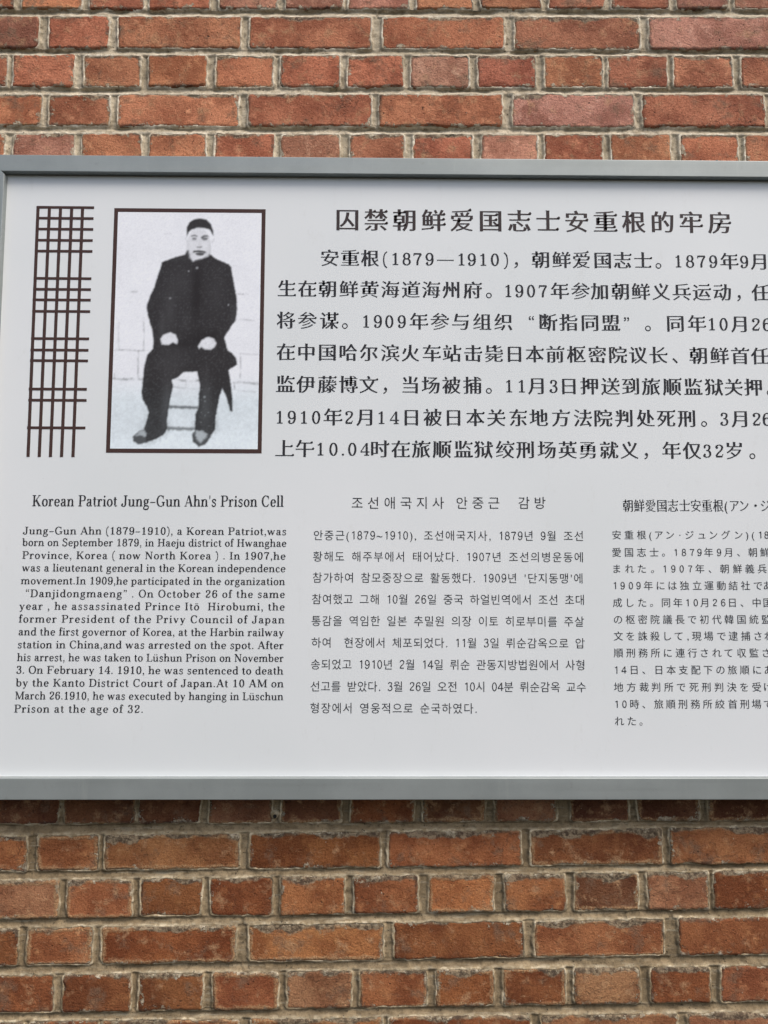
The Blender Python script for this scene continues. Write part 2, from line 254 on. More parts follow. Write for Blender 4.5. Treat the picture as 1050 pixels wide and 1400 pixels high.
def brick_material():
    m = NT('brick'); pos = m.n('ShaderNodeNewGeometry').outputs['Position']
    oi = m.n('ShaderNodeObjectInfo'); rnd = m.math('MULTIPLY', oi.outputs['Random'], 40.0)
    base = oi.outputs['Color']; alpha = oi.outputs['Alpha']      # alpha holds how rough / dirty the brick is
    edge = m.attr('edge'); top = m.attr('top')
    big = m.noise(pos, 13, 4, .55, rnd); mid = m.noise(pos, 55, 5, .6, rnd); fine = m.noise(pos, 330, 4, .65); vf = m.noise(pos, 1100, 3, .6)
    dark = m.mix(1.0, base, (.62, .53, .50), 'MULTIPLY'); bright = m.mix(1.0, base, (1.22, 1.40, 1.45), 'MULTIPLY')
    c = m.mix(m.ramp(big, .40, .60), dark, base)
    c = m.mix(m.ramp(mid, .52, .72, 0, .75), c, bright)
    # fired blotches and pale bloom
    c = m.mix(m.ramp(m.noise(pos, 26, 8, .7, m.math('ADD', rnd, 9.0)), .53, .66, 0, .7), c, (.19, .115, .07))
    c = m.mix(m.ramp(m.noise(pos, 40, 7, .7, m.math('ADD', rnd, 17.0)), .53, .68, 0, m.math('ADD', .35, m.math('MULTIPLY', alpha, .5))), c, (.46, .27, .14))
    c = m.mix(m.ramp(fine, .48, .70, 0, .8), c, m.mix(1.0, c, (.55, .5, .5), 'MULTIPLY'))
    c = m.mix(m.ramp(vf, .40, .62, .0, .5), c, m.mix(1.0, c, (1.45, 1.45, 1.5), 'MULTIPLY'))
    # gritty skin: grains and hollows of a few millimetres
    gr = m.noise(pos, 190, 6, .78, rnd, (1, 1, 1.25)); c = m.mix(m.ramp(gr, .54, .66, 0, m.ramp(m.noise(pos, 17, 4, .6, m.math('ADD', rnd, 41.0)), .42, .62, .1, .95)), c, m.mix(1.0, c, (.50, .46, .45), 'MULTIPLY')); c = m.mix(m.ramp(gr, .46, .36, 0, .45), c, m.mix(1.0, c, (1.35, 1.5, 1.5), 'MULTIPLY'))
    # fine hair cracks
    vo = m.n('ShaderNodeTexVoronoi', feature='DISTANCE_TO_EDGE'); vo.inputs['Scale'].default_value = 22
    wv = m.n('ShaderNodeVectorMath', operation='ADD'); nv = m.n('ShaderNodeTexNoise'); nv.inputs['Scale'].default_value = 60; nv.inputs['Detail'].default_value = 4; m.l(pos, nv.inputs['Vector'])
    sv = m.n('ShaderNodeVectorMath', operation='SCALE'); sv.inputs[3].default_value = .03; m.l(nv.outputs[1], sv.inputs[0]); m.l(pos, wv.inputs[0]); m.l(sv.outputs[0], wv.inputs[1]); m.l(wv.outputs[0], vo.inputs['Vector'])
    ck = m.math('MULTIPLY', m.ramp(vo.outputs[0], .004, .016, 1, 0), m.ramp(m.noise(pos, 9, 3, .6, m.math('ADD', rnd, 23.0)), .54, .62)); c = m.mix(m.math('MULTIPLY', ck, .45), c, (.10, .05, .03))
    # ochre fringe of old wash creeping in from the arrises
    fw = m.math('MULTIPLY', m.math('MULTIPLY', m.noise(pos, 42, 8, .75, m.math('ADD', rnd, 31.0)), 26.0), alpha)
    fm = m.ramp(m.math('SUBTRACT', edge, m.math('SUBTRACT', fw, 5.0)), -3.0, 1.0, 1, 0); c = m.mix(m.math('MULTIPLY', fm, .72), c, m.mix(m.ramp(fine, .4, .6), (.30, .15, .065), (.56, .36, .19)))
    # scratches
    sc = m.noise(pos, 60, 5, .7, None, (1.0, 1.0, 9.0)); c = m.mix(m.ramp(sc, .66, .72, 0, .5), c, (.5, .36, .24))
    # dark pits and light specks
    pit = m.noise(pos, 210, 2, .5, rnd); c = m.mix(m.ramp(pit, .70, .76, 0, .85), c, (.035, .022, .018))
    spk = m.noise(pos, 150, 3, .6, m.math('ADD', rnd, 3.0)); lim = (.56, .47, .34)
    c = m.mix(m.ramp(spk, .69, .74, 0, .9), c, lim)
    # grime lying along the upper edge, ragged downward
    en = m.noise(pos, 45, 7, .72); en2 = m.noise(pos, 140, 5, .7)
    tw = m.math('MULTIPLY', m.ramp(m.noise(pos, 14, 3, .5, rnd), .36, .68), m.math('ADD', 3.0, m.math('MULTIPLY', alpha, 15.0)))
    tw = m.math('MULTIPLY', tw, m.math('MULTIPLY', en, 2.0))
    tm = m.ramp(m.math('SUBTRACT', top, tw), -3.0, 1.5, 1, 0)
    grime = m.mix(m.ramp(en2, .42, .58), (.085, .072, .052), (.36, .29, .19))
    c = m.mix(m.math('MULTIPLY', tm, .85), c, grime)
    # lime smear round the edges
    lw = m.math('MULTIPLY', m.ramp(m.noise(pos, 38, 8, .78), .46, .72), 13.0)
    lw = m.math('ADD', lw, m.ramp(en2, .38, .7, -1.2, 2.0))
    lm = m.ramp(m.math('SUBTRACT', edge, lw), -1.2, .4, 1, 0)
    limc = m.mix(m.ramp(m.noise(pos, 90, 5, .7), .38, .66), (.30, .235, .15), (.64, .56, .42))
    c = m.mix(m.math('MULTIPLY', lm, m.ramp(en, .38, .56, .15, .95)), c, limc)
    # patchy dark line along the arrises
    ex = m.noise(pos, 26, 4, .6, m.math('ADD', rnd, 5.0)); c = m.mix(m.math('MULTIPLY', m.ramp(edge, 3.4, 6.0, 1, 0), m.ramp(ex, .5, .66, 0, .6)), c, (.06, .035, .025))
    h = m.math('ADD', m.math('MULTIPLY', mid, .8), m.math('MULTIPLY', fine, .45)); h = m.math('ADD', h, m.math('MULTIPLY', vf, .12))
    h = m.math('SUBTRACT', h, m.ramp(pit, .66, .76, 0, .9)); h = m.math('ADD', h, m.math('MULTIPLY', lm, .45)); h = m.math('ADD', h, m.ramp(spk, .68, .74, 0, .3))
    h = m.math('ADD', h, m.ramp(sc, .64, .72, 0, .25)); h = m.math('SUBTRACT', h, m.math('MULTIPLY', gr, 1.1)); h = m.math('SUBTRACT', h, m.math('MULTIPLY', ck, .35)); h = m.math('ADD', h, m.math('MULTIPLY', fm, .25))
    m.set(Base_Color=c, Roughness=m.ramp(fine, .3, .7, .72, .95), Normal=m.bump(h, .0026, 1.0)); m.b.inputs['Specular IOR Level'].default_value = .3
    return m.m

def mortar_material(name, A, B, D1, D2, LA, LB, la):
    m = NT(name); pos = m.n('ShaderNodeNewGeometry').outputs['Position']; edge = m.attr('edge')
    big = m.noise(pos, 9, 4, .6); mid = m.noise(pos, 60, 6, .65); fine = m.noise(pos, 420, 4, .65); streak = m.noise(pos, 40, 5, .7, None, (.25, 1, 3))
    c = m.mix(m.ramp(big, .35, .65), A, B)
    c = m.mix(m.ramp(mid, .42, .66, 0, .8), c, D1)
    c = m.mix(m.ramp(streak, .52, .72, 0, .6), c, (.46, .41, .30))
    c = m.mix(m.ramp(fine, .5, .74, 0, .6), c, D2)
    # brushed lime along the arrises; light on the bed-joint ledge painted in too
    lw = m.math('ADD', m.math('MULTIPLY', m.noise(pos, 35, 6, .7), 3.4), m.math('MULTIPLY', m.noise(pos, 170, 4, .7), 1.6))
    lm = m.ramp(m.math('SUBTRACT', edge, lw), -1.5, .3, 1, 0)
    limc = m.mix(m.ramp(m.noise(pos, 80, 6, .7), .36, .6), LA, LB)
    lg = m.math('MULTIPLY', m.attr('lit_ledge'), m.ramp(mid, .36, .60, .2 * la, la)); c = m.mix(m.math('MULTIPLY', m.math('MAXIMUM', m.math('MULTIPLY', lm, m.ramp(m.noise(pos, 26, 6, .65), .40, .60, .05, .9)), lg), 1.0), c, limc)
    pit = m.noise(pos, 240, 2, .5); c = m.mix(m.ramp(pit, .69, .75, 0, .8), c, (.05, .042, .03))
    h = m.math('ADD', m.math('MULTIPLY', mid, .9), m.math('MULTIPLY', fine, .5)); h = m.math('SUBTRACT', h, m.ramp(pit, .66, .74, 0, .7)); h = m.math('ADD', h, m.math('MULTIPLY', streak, .5))
    m.set(Base_Color=c, Roughness=.93, Normal=m.bump(h, .0016, 1.0)); m.b.inputs['Specular IOR Level'].default_value = .25
    return m.m

def alu_material():
    m = NT('anodised_aluminium'); pos = m.n('ShaderNodeNewGeometry').outputs['Position']
    br = m.noise(pos, 30, 4, .6, None, (.05, 1, 6)); gr = m.noise(pos, 900, 2, .5); sm = m.noise(pos, 7, 5, .65)
    c = m.mix(m.ramp(sm, .35, .7), (.295, .322, .314), (.350, .378, .370)); c = m.mix(m.ramp(gr, .3, .7, 0, .25), c, (.22, .23, .225))
    gm = m.noise(pos, 45, 8, .75); c = m.mix(m.ramp(gm, .56, .74, 0, .35), c, (.20, .19, .165)); dr = m.noise(pos, 26, 6, .7, None, (1, 1, .12)); c = m.mix(m.ramp(dr, .58, .72, 0, .25), c, (.46, .47, .45))
    m.set(Base_Color=c, Metallic=.35, Roughness=m.ramp(br, .3, .7, .42, .56), Normal=m.bump(gr, .00012, .5))
    return m.m

def panel_material():
    m = NT('printed_panel'); pos = m.n('ShaderNodeNewGeometry').outputs['Position']
    sm = m.noise(pos, 2.2, 4, .5); gr = m.noise(pos, 700, 2, .5); dirt = m.noise(pos, 38, 9, .8, None, (1, 1, .35)); speck = m.noise(pos, 160, 2, .5)
    c = m.mix(m.ramp(sm, .35, .65), (.748, .775, .782), (.788, .805, .815))
    c = m.mix(m.ramp(gr, .3, .7, 0, .12), c, (.68, .71, .73))
    c = m.mix(m.ramp(dirt, .56, .76, 0, .34), c, (.60, .60, .58)); c = m.mix(m.ramp(speck, .775, .80, 0, .5), c, (.25, .24, .23))
    wav = m.noise(pos, 5, 2, .4)
    m.set(Base_Color=c, Roughness=m.ramp(sm, .3, .7, .30, .38), Normal=m.bump(m.math('ADD', m.math('MULTIPLY', wav, 1.0), m.math('MULTIPLY', gr, .006)), .002, .4)); m.b.inputs['Specular IOR Level'].default_value = .45
    return m.m

def print_material(name, col, rough=.38):
    m = NT(name); pos = m.n('ShaderNodeNewGeometry').outputs['Position']
    gr = m.noise(pos, 500, 3, .6); c = m.mix(m.ramp(gr, .4, .75, 0, .5), col, tuple(min(1, v * 1.7 + .01) for v in col))
    m.set(Base_Color=c, Roughness=rough); m.b.inputs['Specular IOR Level'].default_value = .15
    return m.m

def photo_material():
    m = NT('portrait_ink'); pos = m.n('ShaderNodeNewGeometry').outputs['Position']
    col = m.attr('ink', False); g = m.noise(pos, 420, 3, .7)
    c = m.mix(m.ramp(g, .35, .7, 0, .16), col, m.mix(1.0, col, (.80, .82, .84), 'MULTIPLY'))
    m.set(Base_Color=c, Roughness=.36); m.b.inputs['Specular IOR Level'].default_value = .2
    return m.m

def plain_material(name, col, rough, metal=0.0):
    m = NT(name); pos = m.n('ShaderNodeNewGeometry').outputs['Position']
    g = m.noise(pos, 300, 3, .6); c = m.mix(m.ramp(g, .35, .7), col, tuple(v * .6 for v in col))
    m.set(Base_Color=c, Roughness=rough, Metallic=metal, Normal=m.bump(g, .0004, .6)); return m.m

M_BRICK, M_MORTAR = brick_material(), mortar_material('mortar', (.45, .375, .265), (.62, .53, .395), (.24, .19, .125), (.16, .125, .08), (.52, .42, .30), (.85, .77, .62), .95)
M_MORTAR_LOWER = mortar_material('lower_mortar', (.235, .172, .098), (.34, .258, .155), (.135, .098, .056), (.085, .062, .037), (.40, .30, .175), (.72, .61, .43), .75)  # darker, browner mortar tone for the joints below the sign
M_ALU, M_PANEL = alu_material(), panel_material()
M_INK = print_material('black_ink', (.030, .029, .034)); M_HEAD = print_material('brown_black_ink', (.050, .038, .038)); M_BROWN = print_material('brown_ink', (.062, .034, .030))
M_PHOTO = photo_material(); M_DARK = plain_material('rusty_iron', (.03, .018, .015), .6, .3); M_PAPER = plain_material('white_plastic', (.75, .74, .70), .6)
M_HOLE = plain_material('dark_void', (.02, .017, .014), .9); M_BACK = plain_material('galvanised_tray', (.22, .23, .23), .5, .5)

# ------------------------------------------------------------------ the brick wall
wall = empty('brick_wall', (0, WY, BASE - 1.2))
wall['label'] = 'weathered red brick wall with recessed lime mortar joints behind the white sign'; wall['category'] = 'wall'

# complete the measured rows beyond the frame and fill the rest of the wall
def row_kind(L): w = [b[1] - b[0] for b in L]; return 'S' if max(w) > 180 else 'H'
seen = []      # (x0,x1,z0,z1,slope)
extra = []
rows = []
for L in BRICK_ROWS:
    m0, m1 = L[0], L[-1]
    slope = ((m1[2] + m1[3]) - (m0[2] + m0[3])) / 2 / ((m1[0] + m1[1] - m0[0] - m0[1]) / 2)
    for b in L: seen.append((b[0], b[1], b[2], b[3], slope, row_kind(L)))
    k = row_kind(L); w = 226 if k == 'S' else 106; p = w + 15
    x = L[0][0] - 15
    zc = lambda xx, j: m0[j] + (xx - (m0[0] + m0[1]) / 2) * slope
    while x > -1150:
        extra.append((x - w, x, zc(x - w / 2, 2), zc(x - w / 2, 3), slope)); x -= p
    x = L[-1][1] + 15
    while x < 1250:
        extra.append((x, x + w, zc(x + w / 2, 2), zc(x + w / 2, 3), slope)); x += p
    rows.append((m0[2], m0[3]))
def plain_row(z0, z1, kind, ph, xa=-1150, xb=1250, hide=None):
    w = 226 if kind == 'S' else 106; x = xa + ph
    while x < xb:
        if not (hide and x > hide[0] and x + w < hide[1]):
            zz = .011 * (x + w / 2); extra.append((x, x + w, z0 + zz + random.uniform(-1, 1), z1 + zz, .011))
        x += w + 15
zt = 1063 + 76.5
for i in range(3): plain_row(zt + i * 76.5, zt + i * 76.5 + 62, 'SH'[i % 2], 40 + 31 * i)
nm = 14; zlow, zhigh = -405.0 + 76.5, 756.0      # courses hidden behind the sign: only the ends beside it are built
cnt = int(round((zhigh - zlow) / 76.5)) 
for i in range(cnt):
    z0 = zlow + i * (zhigh - zlow) / cnt
    plain_row(z0, z0 + 62, 'SH'[i % 2], 40 + 17 * (i % 2), hide=(-640, 1250))
for i in range(1, 9): plain_row(-787 - 76.5 * i, -787 - 76.5 * i + 61, 'HS'[i % 2], 35 + 20 * i)

ALL = np.array([b[:5] for b in seen] + extra)

def outline(x, z): return 2.0 * vnoise(x, z, 34, 11, 2) + 2.1 * vnoise(x, z, 10, 23, 3) + .6

def rr_sdf(px, pz, hx, hz, r):
    qx = np.abs(px) - hx + r; qz = np.abs(pz) - hz + r
    return np.hypot(np.maximum(qx, 0), np.maximum(qz, 0)) + np.minimum(np.maximum(qx, qz), 0) - r

def brick_arrays(b, step, seed):
    x0, x1, z0, z1, sl = b[:5]
    cx, cz, hx, hz = (x0 + x1) / 2, (z0 + z1) / 2, (x1 - x0) / 2, (z1 - z0) / 2
    rs = random.Random(seed)
    nu, nv = max(4, int(2 * hx / step)), max(4, int(2 * hz / step))
    u = np.linspace(-1, 1, nu + 1); v = np.linspace(-1, 1, nv + 1)
    U_, V_ = np.meshgrid(u, v); px = (U_ * hx).ravel(); pz = (V_ * hz).ravel()
    r = rs.uniform(3, 9)
    d = rr_sdf(px, pz, hx, hz, r)
    m = d > 0
    qx = np.maximum(np.abs(px) - hx + r, 0) * np.sign(px); qz = np.maximum(np.abs(pz) - hz + r, 0) * np.sign(pz)
    L_ = np.maximum(np.hypot(qx, qz), 1e-6)
    px = np.where(m, px - qx / L_ * d, px); pz = np.where(m, pz - qz / L_ * d, pz)
    e = np.maximum(-np.minimum(d, 0), 0)
    # outline noise pushes the rim in and out
    wx = cx + px; wz = cz + pz + sl * px
    n = outline(wx, wz); k = 1 - sstep(0, 9, e)
    gx = np.where(hx - np.abs(px) <= hz - np.abs(pz), np.sign(px), 0.0); gz = np.where(gx == 0, np.sign(pz), 0.0)
    ax = sstep(9, 0, hx - np.abs(px)); az = sstep(9, 0, hz - np.abs(pz))
    wx = wx + n * k * ax * np.sign(px); wz = wz + n * k * az * np.sign(pz)
    R = 1.6 + 1.6 * (vnoise(wx, wz, 22, 5) + 1) / 2 + rs.uniform(0, .8)
    t = np.clip(1 - e / R, 0, 1)
    h = -R * (1 - np.sqrt(np.maximum(1 - t * t, 0)))
    rough = rs.choice([.25, .35, .5, .9])
    chip = sstep(.38, .8, vnoise(wx, wz, 30, seed % 97 + 40, 2)) * sstep(13, 0, e)
    h = h - 2.6 * chip
    h = h + rough * (.9 * vnoise(wx, wz, 45, seed, 2) + .7 * vnoise(wx, wz, 11, seed + 3, 3)) * sstep(0, 5, e)
    scab = sstep(.45, .62, vnoise(wx, wz, 36, seed + 9, 3)); h -= 1.0 * scab * rough * sstep(1, 6, e)
    h = h + rs.uniform(-1.2, 1.2) + px / hx * rs.uniform(-.8, .8) + pz / hz * rs.uniform(-.6, .6)
    W = nu + 1
    idx = np.arange((nu + 1) * (nv + 1)).reshape(nv + 1, nu + 1)
    F = np.stack([idx[:-1, :-1], idx[:-1, 1:], idx[1:, 1:], idx[1:, :-1]], -1).reshape(-1, 4)
    ring = np.concatenate([idx[0, :], idx[1:, -1], idx[-1, -2::-1], idx[-2:0:-1, 0]])
    nb = len(wx); sk = np.arange(len(ring)) + nb
    nx = np.roll(np.arange(len(ring)), -1)
    F2 = np.stack([ring, sk, sk[nx], ring[nx]], -1)
    X = np.concatenate([wx, wx[ring]]); Z = np.concatenate([wz, wz[ring]]); H = np.concatenate([h, np.full(len(ring), -16.0)])
    # close the back so that every brick is a solid piece
    Vv = np.stack([X * MM, WY - H * MM, Z * MM + BASE], -1)
    top = np.concatenate([(hz - pz), (hz - pz)[ring]]); ed = np.concatenate([e, np.zeros(len(ring))])
    return Vv, np.concatenate([F, F2]), ed, top, (cx * MM, WY, cz * MM + BASE)

# colour of each brick, measured by eye: hue families of the photograph
FAM = {'o': (.54, .220, .108), 'r': (.47, .178, .092), 'p': (.50, .240, .155), 'b': (.37, .160, .098), 'd': (.22, .085, .048), 't': (.52, .245, .145), 'g': (.21, .15, .145), 'm': (.34, .122, .054)}
FAMS = ['oorrpppoorrgp', 'rrooprp', 'oorobroprpporb'[:13], 'orrpprbo', 'oprbpbprpoprr', 'dbdbddrrdbd', 'rrtmomm', 'prmrroroodpr'[:11], 'brmromr', 'mrmmpprrmtr'[:11], 'rprtrrm']
FAMS[0] = 'oorrpppoorrbp'; FAMS[1] = 'broorrp'; FAMS[2] = 'rooobrrprrrbp'; FAMS[3] = 'orbbopro'; FAMS[4] = 'rpobprrprroro'
FAMS[2] = 'roooorrproror'; FAMS[3] = 'ororopro'; FAMS[4] = 'rpoorprrproro'
FAMS[5] = 'dddbdmdbddd'; FAMS[6] = 'ooomrmo'; FAMS[7] = 'prmmrroodpm'; FAMS[8] = 'mrmomrr'; FAMS[9] = 'mmmrprmmtmr'; FAMS[10] = 'mmromtt'  # first row here, just under the sign: its shade and grime put into the colours
bi = 0
for ri, L in enumerate(BRICK_ROWS):
    for ci, b in enumerate(L):
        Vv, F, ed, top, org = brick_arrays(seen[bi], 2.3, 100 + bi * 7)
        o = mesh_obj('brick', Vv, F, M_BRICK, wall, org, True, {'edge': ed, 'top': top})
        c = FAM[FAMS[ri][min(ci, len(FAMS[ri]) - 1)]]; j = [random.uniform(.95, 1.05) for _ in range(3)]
        lower = ri >= 5; k = random.uniform(.9, 1.08) * (.80 if lower else 1.04)  # haze over the upper rows put into their colour; lower rows darker
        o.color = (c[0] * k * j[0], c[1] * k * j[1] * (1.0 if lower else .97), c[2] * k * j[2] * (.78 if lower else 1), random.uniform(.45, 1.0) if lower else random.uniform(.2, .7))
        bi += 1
# bricks outside the picture: one coarse mass
Vs, Fs, Es, Ts, off = [], [], [], [], 0
for i, b in enumerate(extra):
    Vv, F, ed, top, org = brick_arrays(b, 9.0, 5000 + i * 5)
    Vs.append(Vv); Fs.append(F + off); Es.append(ed); Ts.append(top); off += len(Vv)
o = mesh_obj('outlying_brickwork', np.concatenate(Vs), np.concatenate(Fs), M_BRICK, wall, (0, WY, BASE), True, {'edge': np.concatenate(Es), 'top': np.concatenate(Ts)})
o.color = (.34, .10, .05, .5); o['kind'] = 'stuff'

def blur(A, n):
    for _ in range(n):
        A = (np.roll(A, 1, 0) + A * 2 + np.roll(A, -1, 0)) / 4; A = (np.roll(A, 1, 1) + A * 2 + np.roll(A, -1, 1)) / 4
    return A
def mortar_sheet(xa, xb, za, zb, step):
    xs = np.arange(xa, xb + .01, step); zs = np.arange(za, zb + .01, step)
    X, Z = np.meshgrid(xs, zs); D = np.full(X.shape, 60.0); UP = np.full(X.shape, 60.0); DN = np.full(X.shape, 60.0)
    for b in ALL:
        x0, x1, z0, z1, sl = b
        i0, i1 = np.searchsorted(xs, [x0 - 25, x1 + 25]); j0, j1 = np.searchsorted(zs, [z0 - 25, z1 + 25])
        if i0 >= i1 or j0 >= j1: continue
        cx, cz, hx, hz = (x0 + x1) / 2, (z0 + z1) / 2, (x1 - x0) / 2, (z1 - z0) / 2
        px = X[j0:j1, i0:i1] - cx; pz = Z[j0:j1, i0:i1] - cz - sl * px
        D[j0:j1, i0:i1] = np.minimum(D[j0:j1, i0:i1], rr_sdf(px, pz, hx, hz, 4.5))
        ok = np.abs(px) < hx + 9
        UP[j0:j1, i0:i1] = np.minimum(UP[j0:j1, i0:i1], np.where(ok & (pz < -hz), -hz - pz, 60))
        DN[j0:j1, i0:i1] = np.minimum(DN[j0:j1, i0:i1], np.where(ok & (pz > hz), pz - hz, 60))
    band = ((UP + DN) < 24).astype(float)
    s_ = np.where(band > 0, UP / np.maximum(UP + DN, 1e-3), .5)
    n = outline(X, Z); D = D - n
    lip = 1.2 + 1.4 * vnoise(X, Z, 14, 61, 3)
    g = sstep(0, 1, (D - lip) / 3.0)
    wob = .10 * vnoise(X, Z, 30, 65, 2)
    s2 = np.clip(s_ + wob, 0, 1)
    fullness = sstep(-.45, .5, vnoise(X, Z, 55, 95, 3))      # how far the pointing has worn back
    bed = 3.0 + (1.2 + 4.6 * fullness) * sstep(0, .22, s2) - (2.6 + 4.2 * fullness) * sstep(.24, .95, s2)
    hv = -(1.2 + 1.0 * vnoise(X, Z, 16, 71, 2)) * (1 - g) - (5.2 + .9 * vnoise(X, Z, 60, 73)) * g
    hb = -bed * sstep(-.5, 1.2, D + .8) - 1.2 * (1 - sstep(-.5, 1.2, D + .8)) + .9 * vnoise(X, Z, 18, 75, 2) + .5 * vnoise(X, Z, 6, 76, 2)
    bw = blur(band, 3); h = hv * (1 - bw) + hb * bw
    h += .5 * vnoise(X, Z, 9, 77, 2) + .4 * vnoise(X, Z, 4, 79)
    h = np.where(D < -1.5, h - 6 * sstep(-1.5, -4, D), h)
    low = bw * sstep(.62, .93, s_ + .12 * vnoise(X, Z, 12, 91, 2))
    flat = sstep(14, 30, D); h = h * (1 - flat) - 3 * flat
    nz, nx = X.shape; idx = np.arange(nx * nz).reshape(nz, nx)
    F = np.stack([idx[:-1, :-1], idx[:-1, 1:], idx[1:, 1:], idx[1:, :-1]], -1)
    Dm = np.maximum(np.maximum(D[:-1, :-1], D[1:, 1:]), np.maximum(D[1:, :-1], D[:-1, 1:]))
    F = F[Dm > -6.0]
    used = np.zeros(nx * nz, bool); used[F.ravel()] = True
    remap = np.cumsum(used) - 1
    V = np.stack([X.ravel() * MM, WY - h.ravel() * MM, Z.ravel() * MM + BASE], -1)[used]
    return V, remap[F], np.maximum(D.ravel()[used], 0), low.ravel()[used]
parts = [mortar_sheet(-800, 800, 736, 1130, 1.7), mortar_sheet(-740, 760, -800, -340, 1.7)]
for (V, F, E, Lo), mt in zip(parts, (M_MORTAR, M_MORTAR_LOWER)):
    mesh_obj('mortar', V, F, mt, wall, (0, WY, float(V[:, 2].mean())), True, {'edge': E, 'lit_ledge': Lo})
# coarse mortar bed behind everything else of the wall
mb = mesh_obj('mortar_bed', np.array([(-1.2, WY + .0095, BASE - 1.46), (1.3, WY + .0095, BASE - 1.46), (1.3, WY + .0095, BASE + 1.37), (-1.2, WY + .0095, BASE + 1.37),
      (-1.2, WY + .22, BASE - 1.46), (1.3, WY + .22, BASE - 1.46), (1.3, WY + .22, BASE + 1.37), (-1.2, WY + .22, BASE + 1.37)]),
      [(0, 1, 2, 3), (1, 5, 6, 2), (5, 4, 7, 6), (4, 0, 3, 7), (3, 2, 6, 7), (4, 5, 1, 0)], M_MORTAR, wall, (0, WY, BASE), False, {'edge': np.full(8, 9.0)})

def disc(name, x, z, y0, y1, r, mat, parent, n=14, tilt=(0, 0)):
    vs, fs = [], []
    for j, (y, rr) in enumerate(((y0, r * .8), (y0 + (y1 - y0) * .15, r), (y1, r))):
        for i in range(n):
            a = 2 * math.pi * i / n; vs.append((x * MM + rr * math.cos(a) * (1 + .08 * math.sin(3 * a)), y, z * MM + BASE + rr * math.sin(a)))
    fs.append(tuple(range(n)))
    for j in range(2):
        for i in range(n): k = (i + 1) % n; fs.append((j * n + i, (j + 1) * n + i, (j + 1) * n + k, j * n + k))
    return mesh_obj(name, vs, fs, mat, parent, (x * MM, y0, z * MM + BASE), False)
disc('mortar_plug', -170, -397, WY - .0022, WY + .01, .0075, M_MORTAR_LOWER, wall)
disc('screw_hole', -169.8, -399.5, WY - .0028, WY - .0015, .0032, M_HOLE, wall)

# ------------------------------------------------------------------ the sign: rails, panel, tray
sign = empty('information_sign', (.37, 0, BASE - .36)); sign['category'] = 'sign'
sign['label'] = 'white sign in grey aluminium frame with portrait and four languages, on brick wall'
XL, XR, ZB, ZT = -691.0, 1440.0, -360.4, 745.4     # outer frame, mm
IL, IR, IB, IT = -655.6, 1404.6, -325.4, 714.8     # inner opening

def rail(pa, pb, inw, w, L_out):
    """extruded aluminium profile from outer corner pa to pb (x,z mm), inward unit vector inw, mitred ends"""
    pa, pb, inw = np.array(pa, float), np.array(pb, float), np.array(inw, float)
    t = (pb - pa) / np.linalg.norm(pb - pa)
    # section: (distance inward, y)
    B = .0013
    sec = [(0.0, .040), (0.0, B)] + [(B * (1 - math.cos(a)), B * (1 - math.sin(a))) for a in (math.pi / 6, math.pi / 3)] + [(B, 0.0), (w * MM - B, 0.0)] + \
          [(w * MM - B * (1 - math.sin(a)), B * (1 - math.cos(a))) for a in (math.pi / 6, math.pi / 3)] + [(w * MM, B), (w * MM, PY + .004), (w * MM - .004, PY + .004), (w * MM - .004, .040)]
    vs = []
    for s_, p_ in ((1, pa), (-1, pb)):
        for d_, y in sec:
            q = p_ * MM + inw * d_ + t * s_ * (d_ + .00012)
            vs.append((q[0], y, q[1] + BASE))
    n = len(sec); fs = [(i, (i + 1) % n, n + (i + 1) % n, n + i) for i in range(n)] + [tuple(range(n - 1, -1, -1)), tuple(range(n, 2 * n))]
    return vs, fs
W_ = 0
for nm_, pa, pb, inw, w in (('top', (XL, ZT), (XR, ZT), (0, -1), ZT - IT), ('bottom', (XL, ZB), (XR, ZB), (0, 1), IB - ZB), ('left', (XL, ZB), (XL, ZT), (1, 0), IL - XL), ('right', (XR, ZB), (XR, ZT), (-1, 0), XR - IR)):
    vs, fs = rail(pa, pb, inw, w, 0)
    o = mesh_obj('frame_rail', vs, fs, M_ALU, sign, ((pa[0] + pb[0]) / 2 * MM, 0, (pa[1] + pb[1]) / 2 * MM + BASE), False)
    import bmesh
    bm = bmesh.new(); bm.from_mesh(o.data); bmesh.ops.recalc_face_normals(bm, faces=bm.faces); bm.to_mesh(o.data); bm.free()
def box(name, x0, x1, y0, y1, z0, z1, mat, parent):
    vs = [(x, y, z) for x in (x0, x1) for y in (y0, y1) for z in (z0, z1)]
    fs = [(0, 1, 3, 2), (4, 6, 7, 5), (0, 4, 5, 1), (2, 3, 7, 6), (0, 2, 6, 4), (1, 5, 7, 3)]
    return mesh_obj(name, vs, fs, mat, parent, ((x0 + x1) / 2, (y0 + y1) / 2, (z0 + z1) / 2), False)
box('panel', (IL - 3) * MM, (IR + 3) * MM, PY, PY + .003, (IB - 3) * MM + BASE, (IT + 3) * MM + BASE, M_PANEL, sign)
box('back_tray', (XL + 6) * MM, (XR - 6) * MM, PY + .006, .039, (ZB + 6) * MM + BASE, (ZT - 6) * MM + BASE, M_BACK, sign)

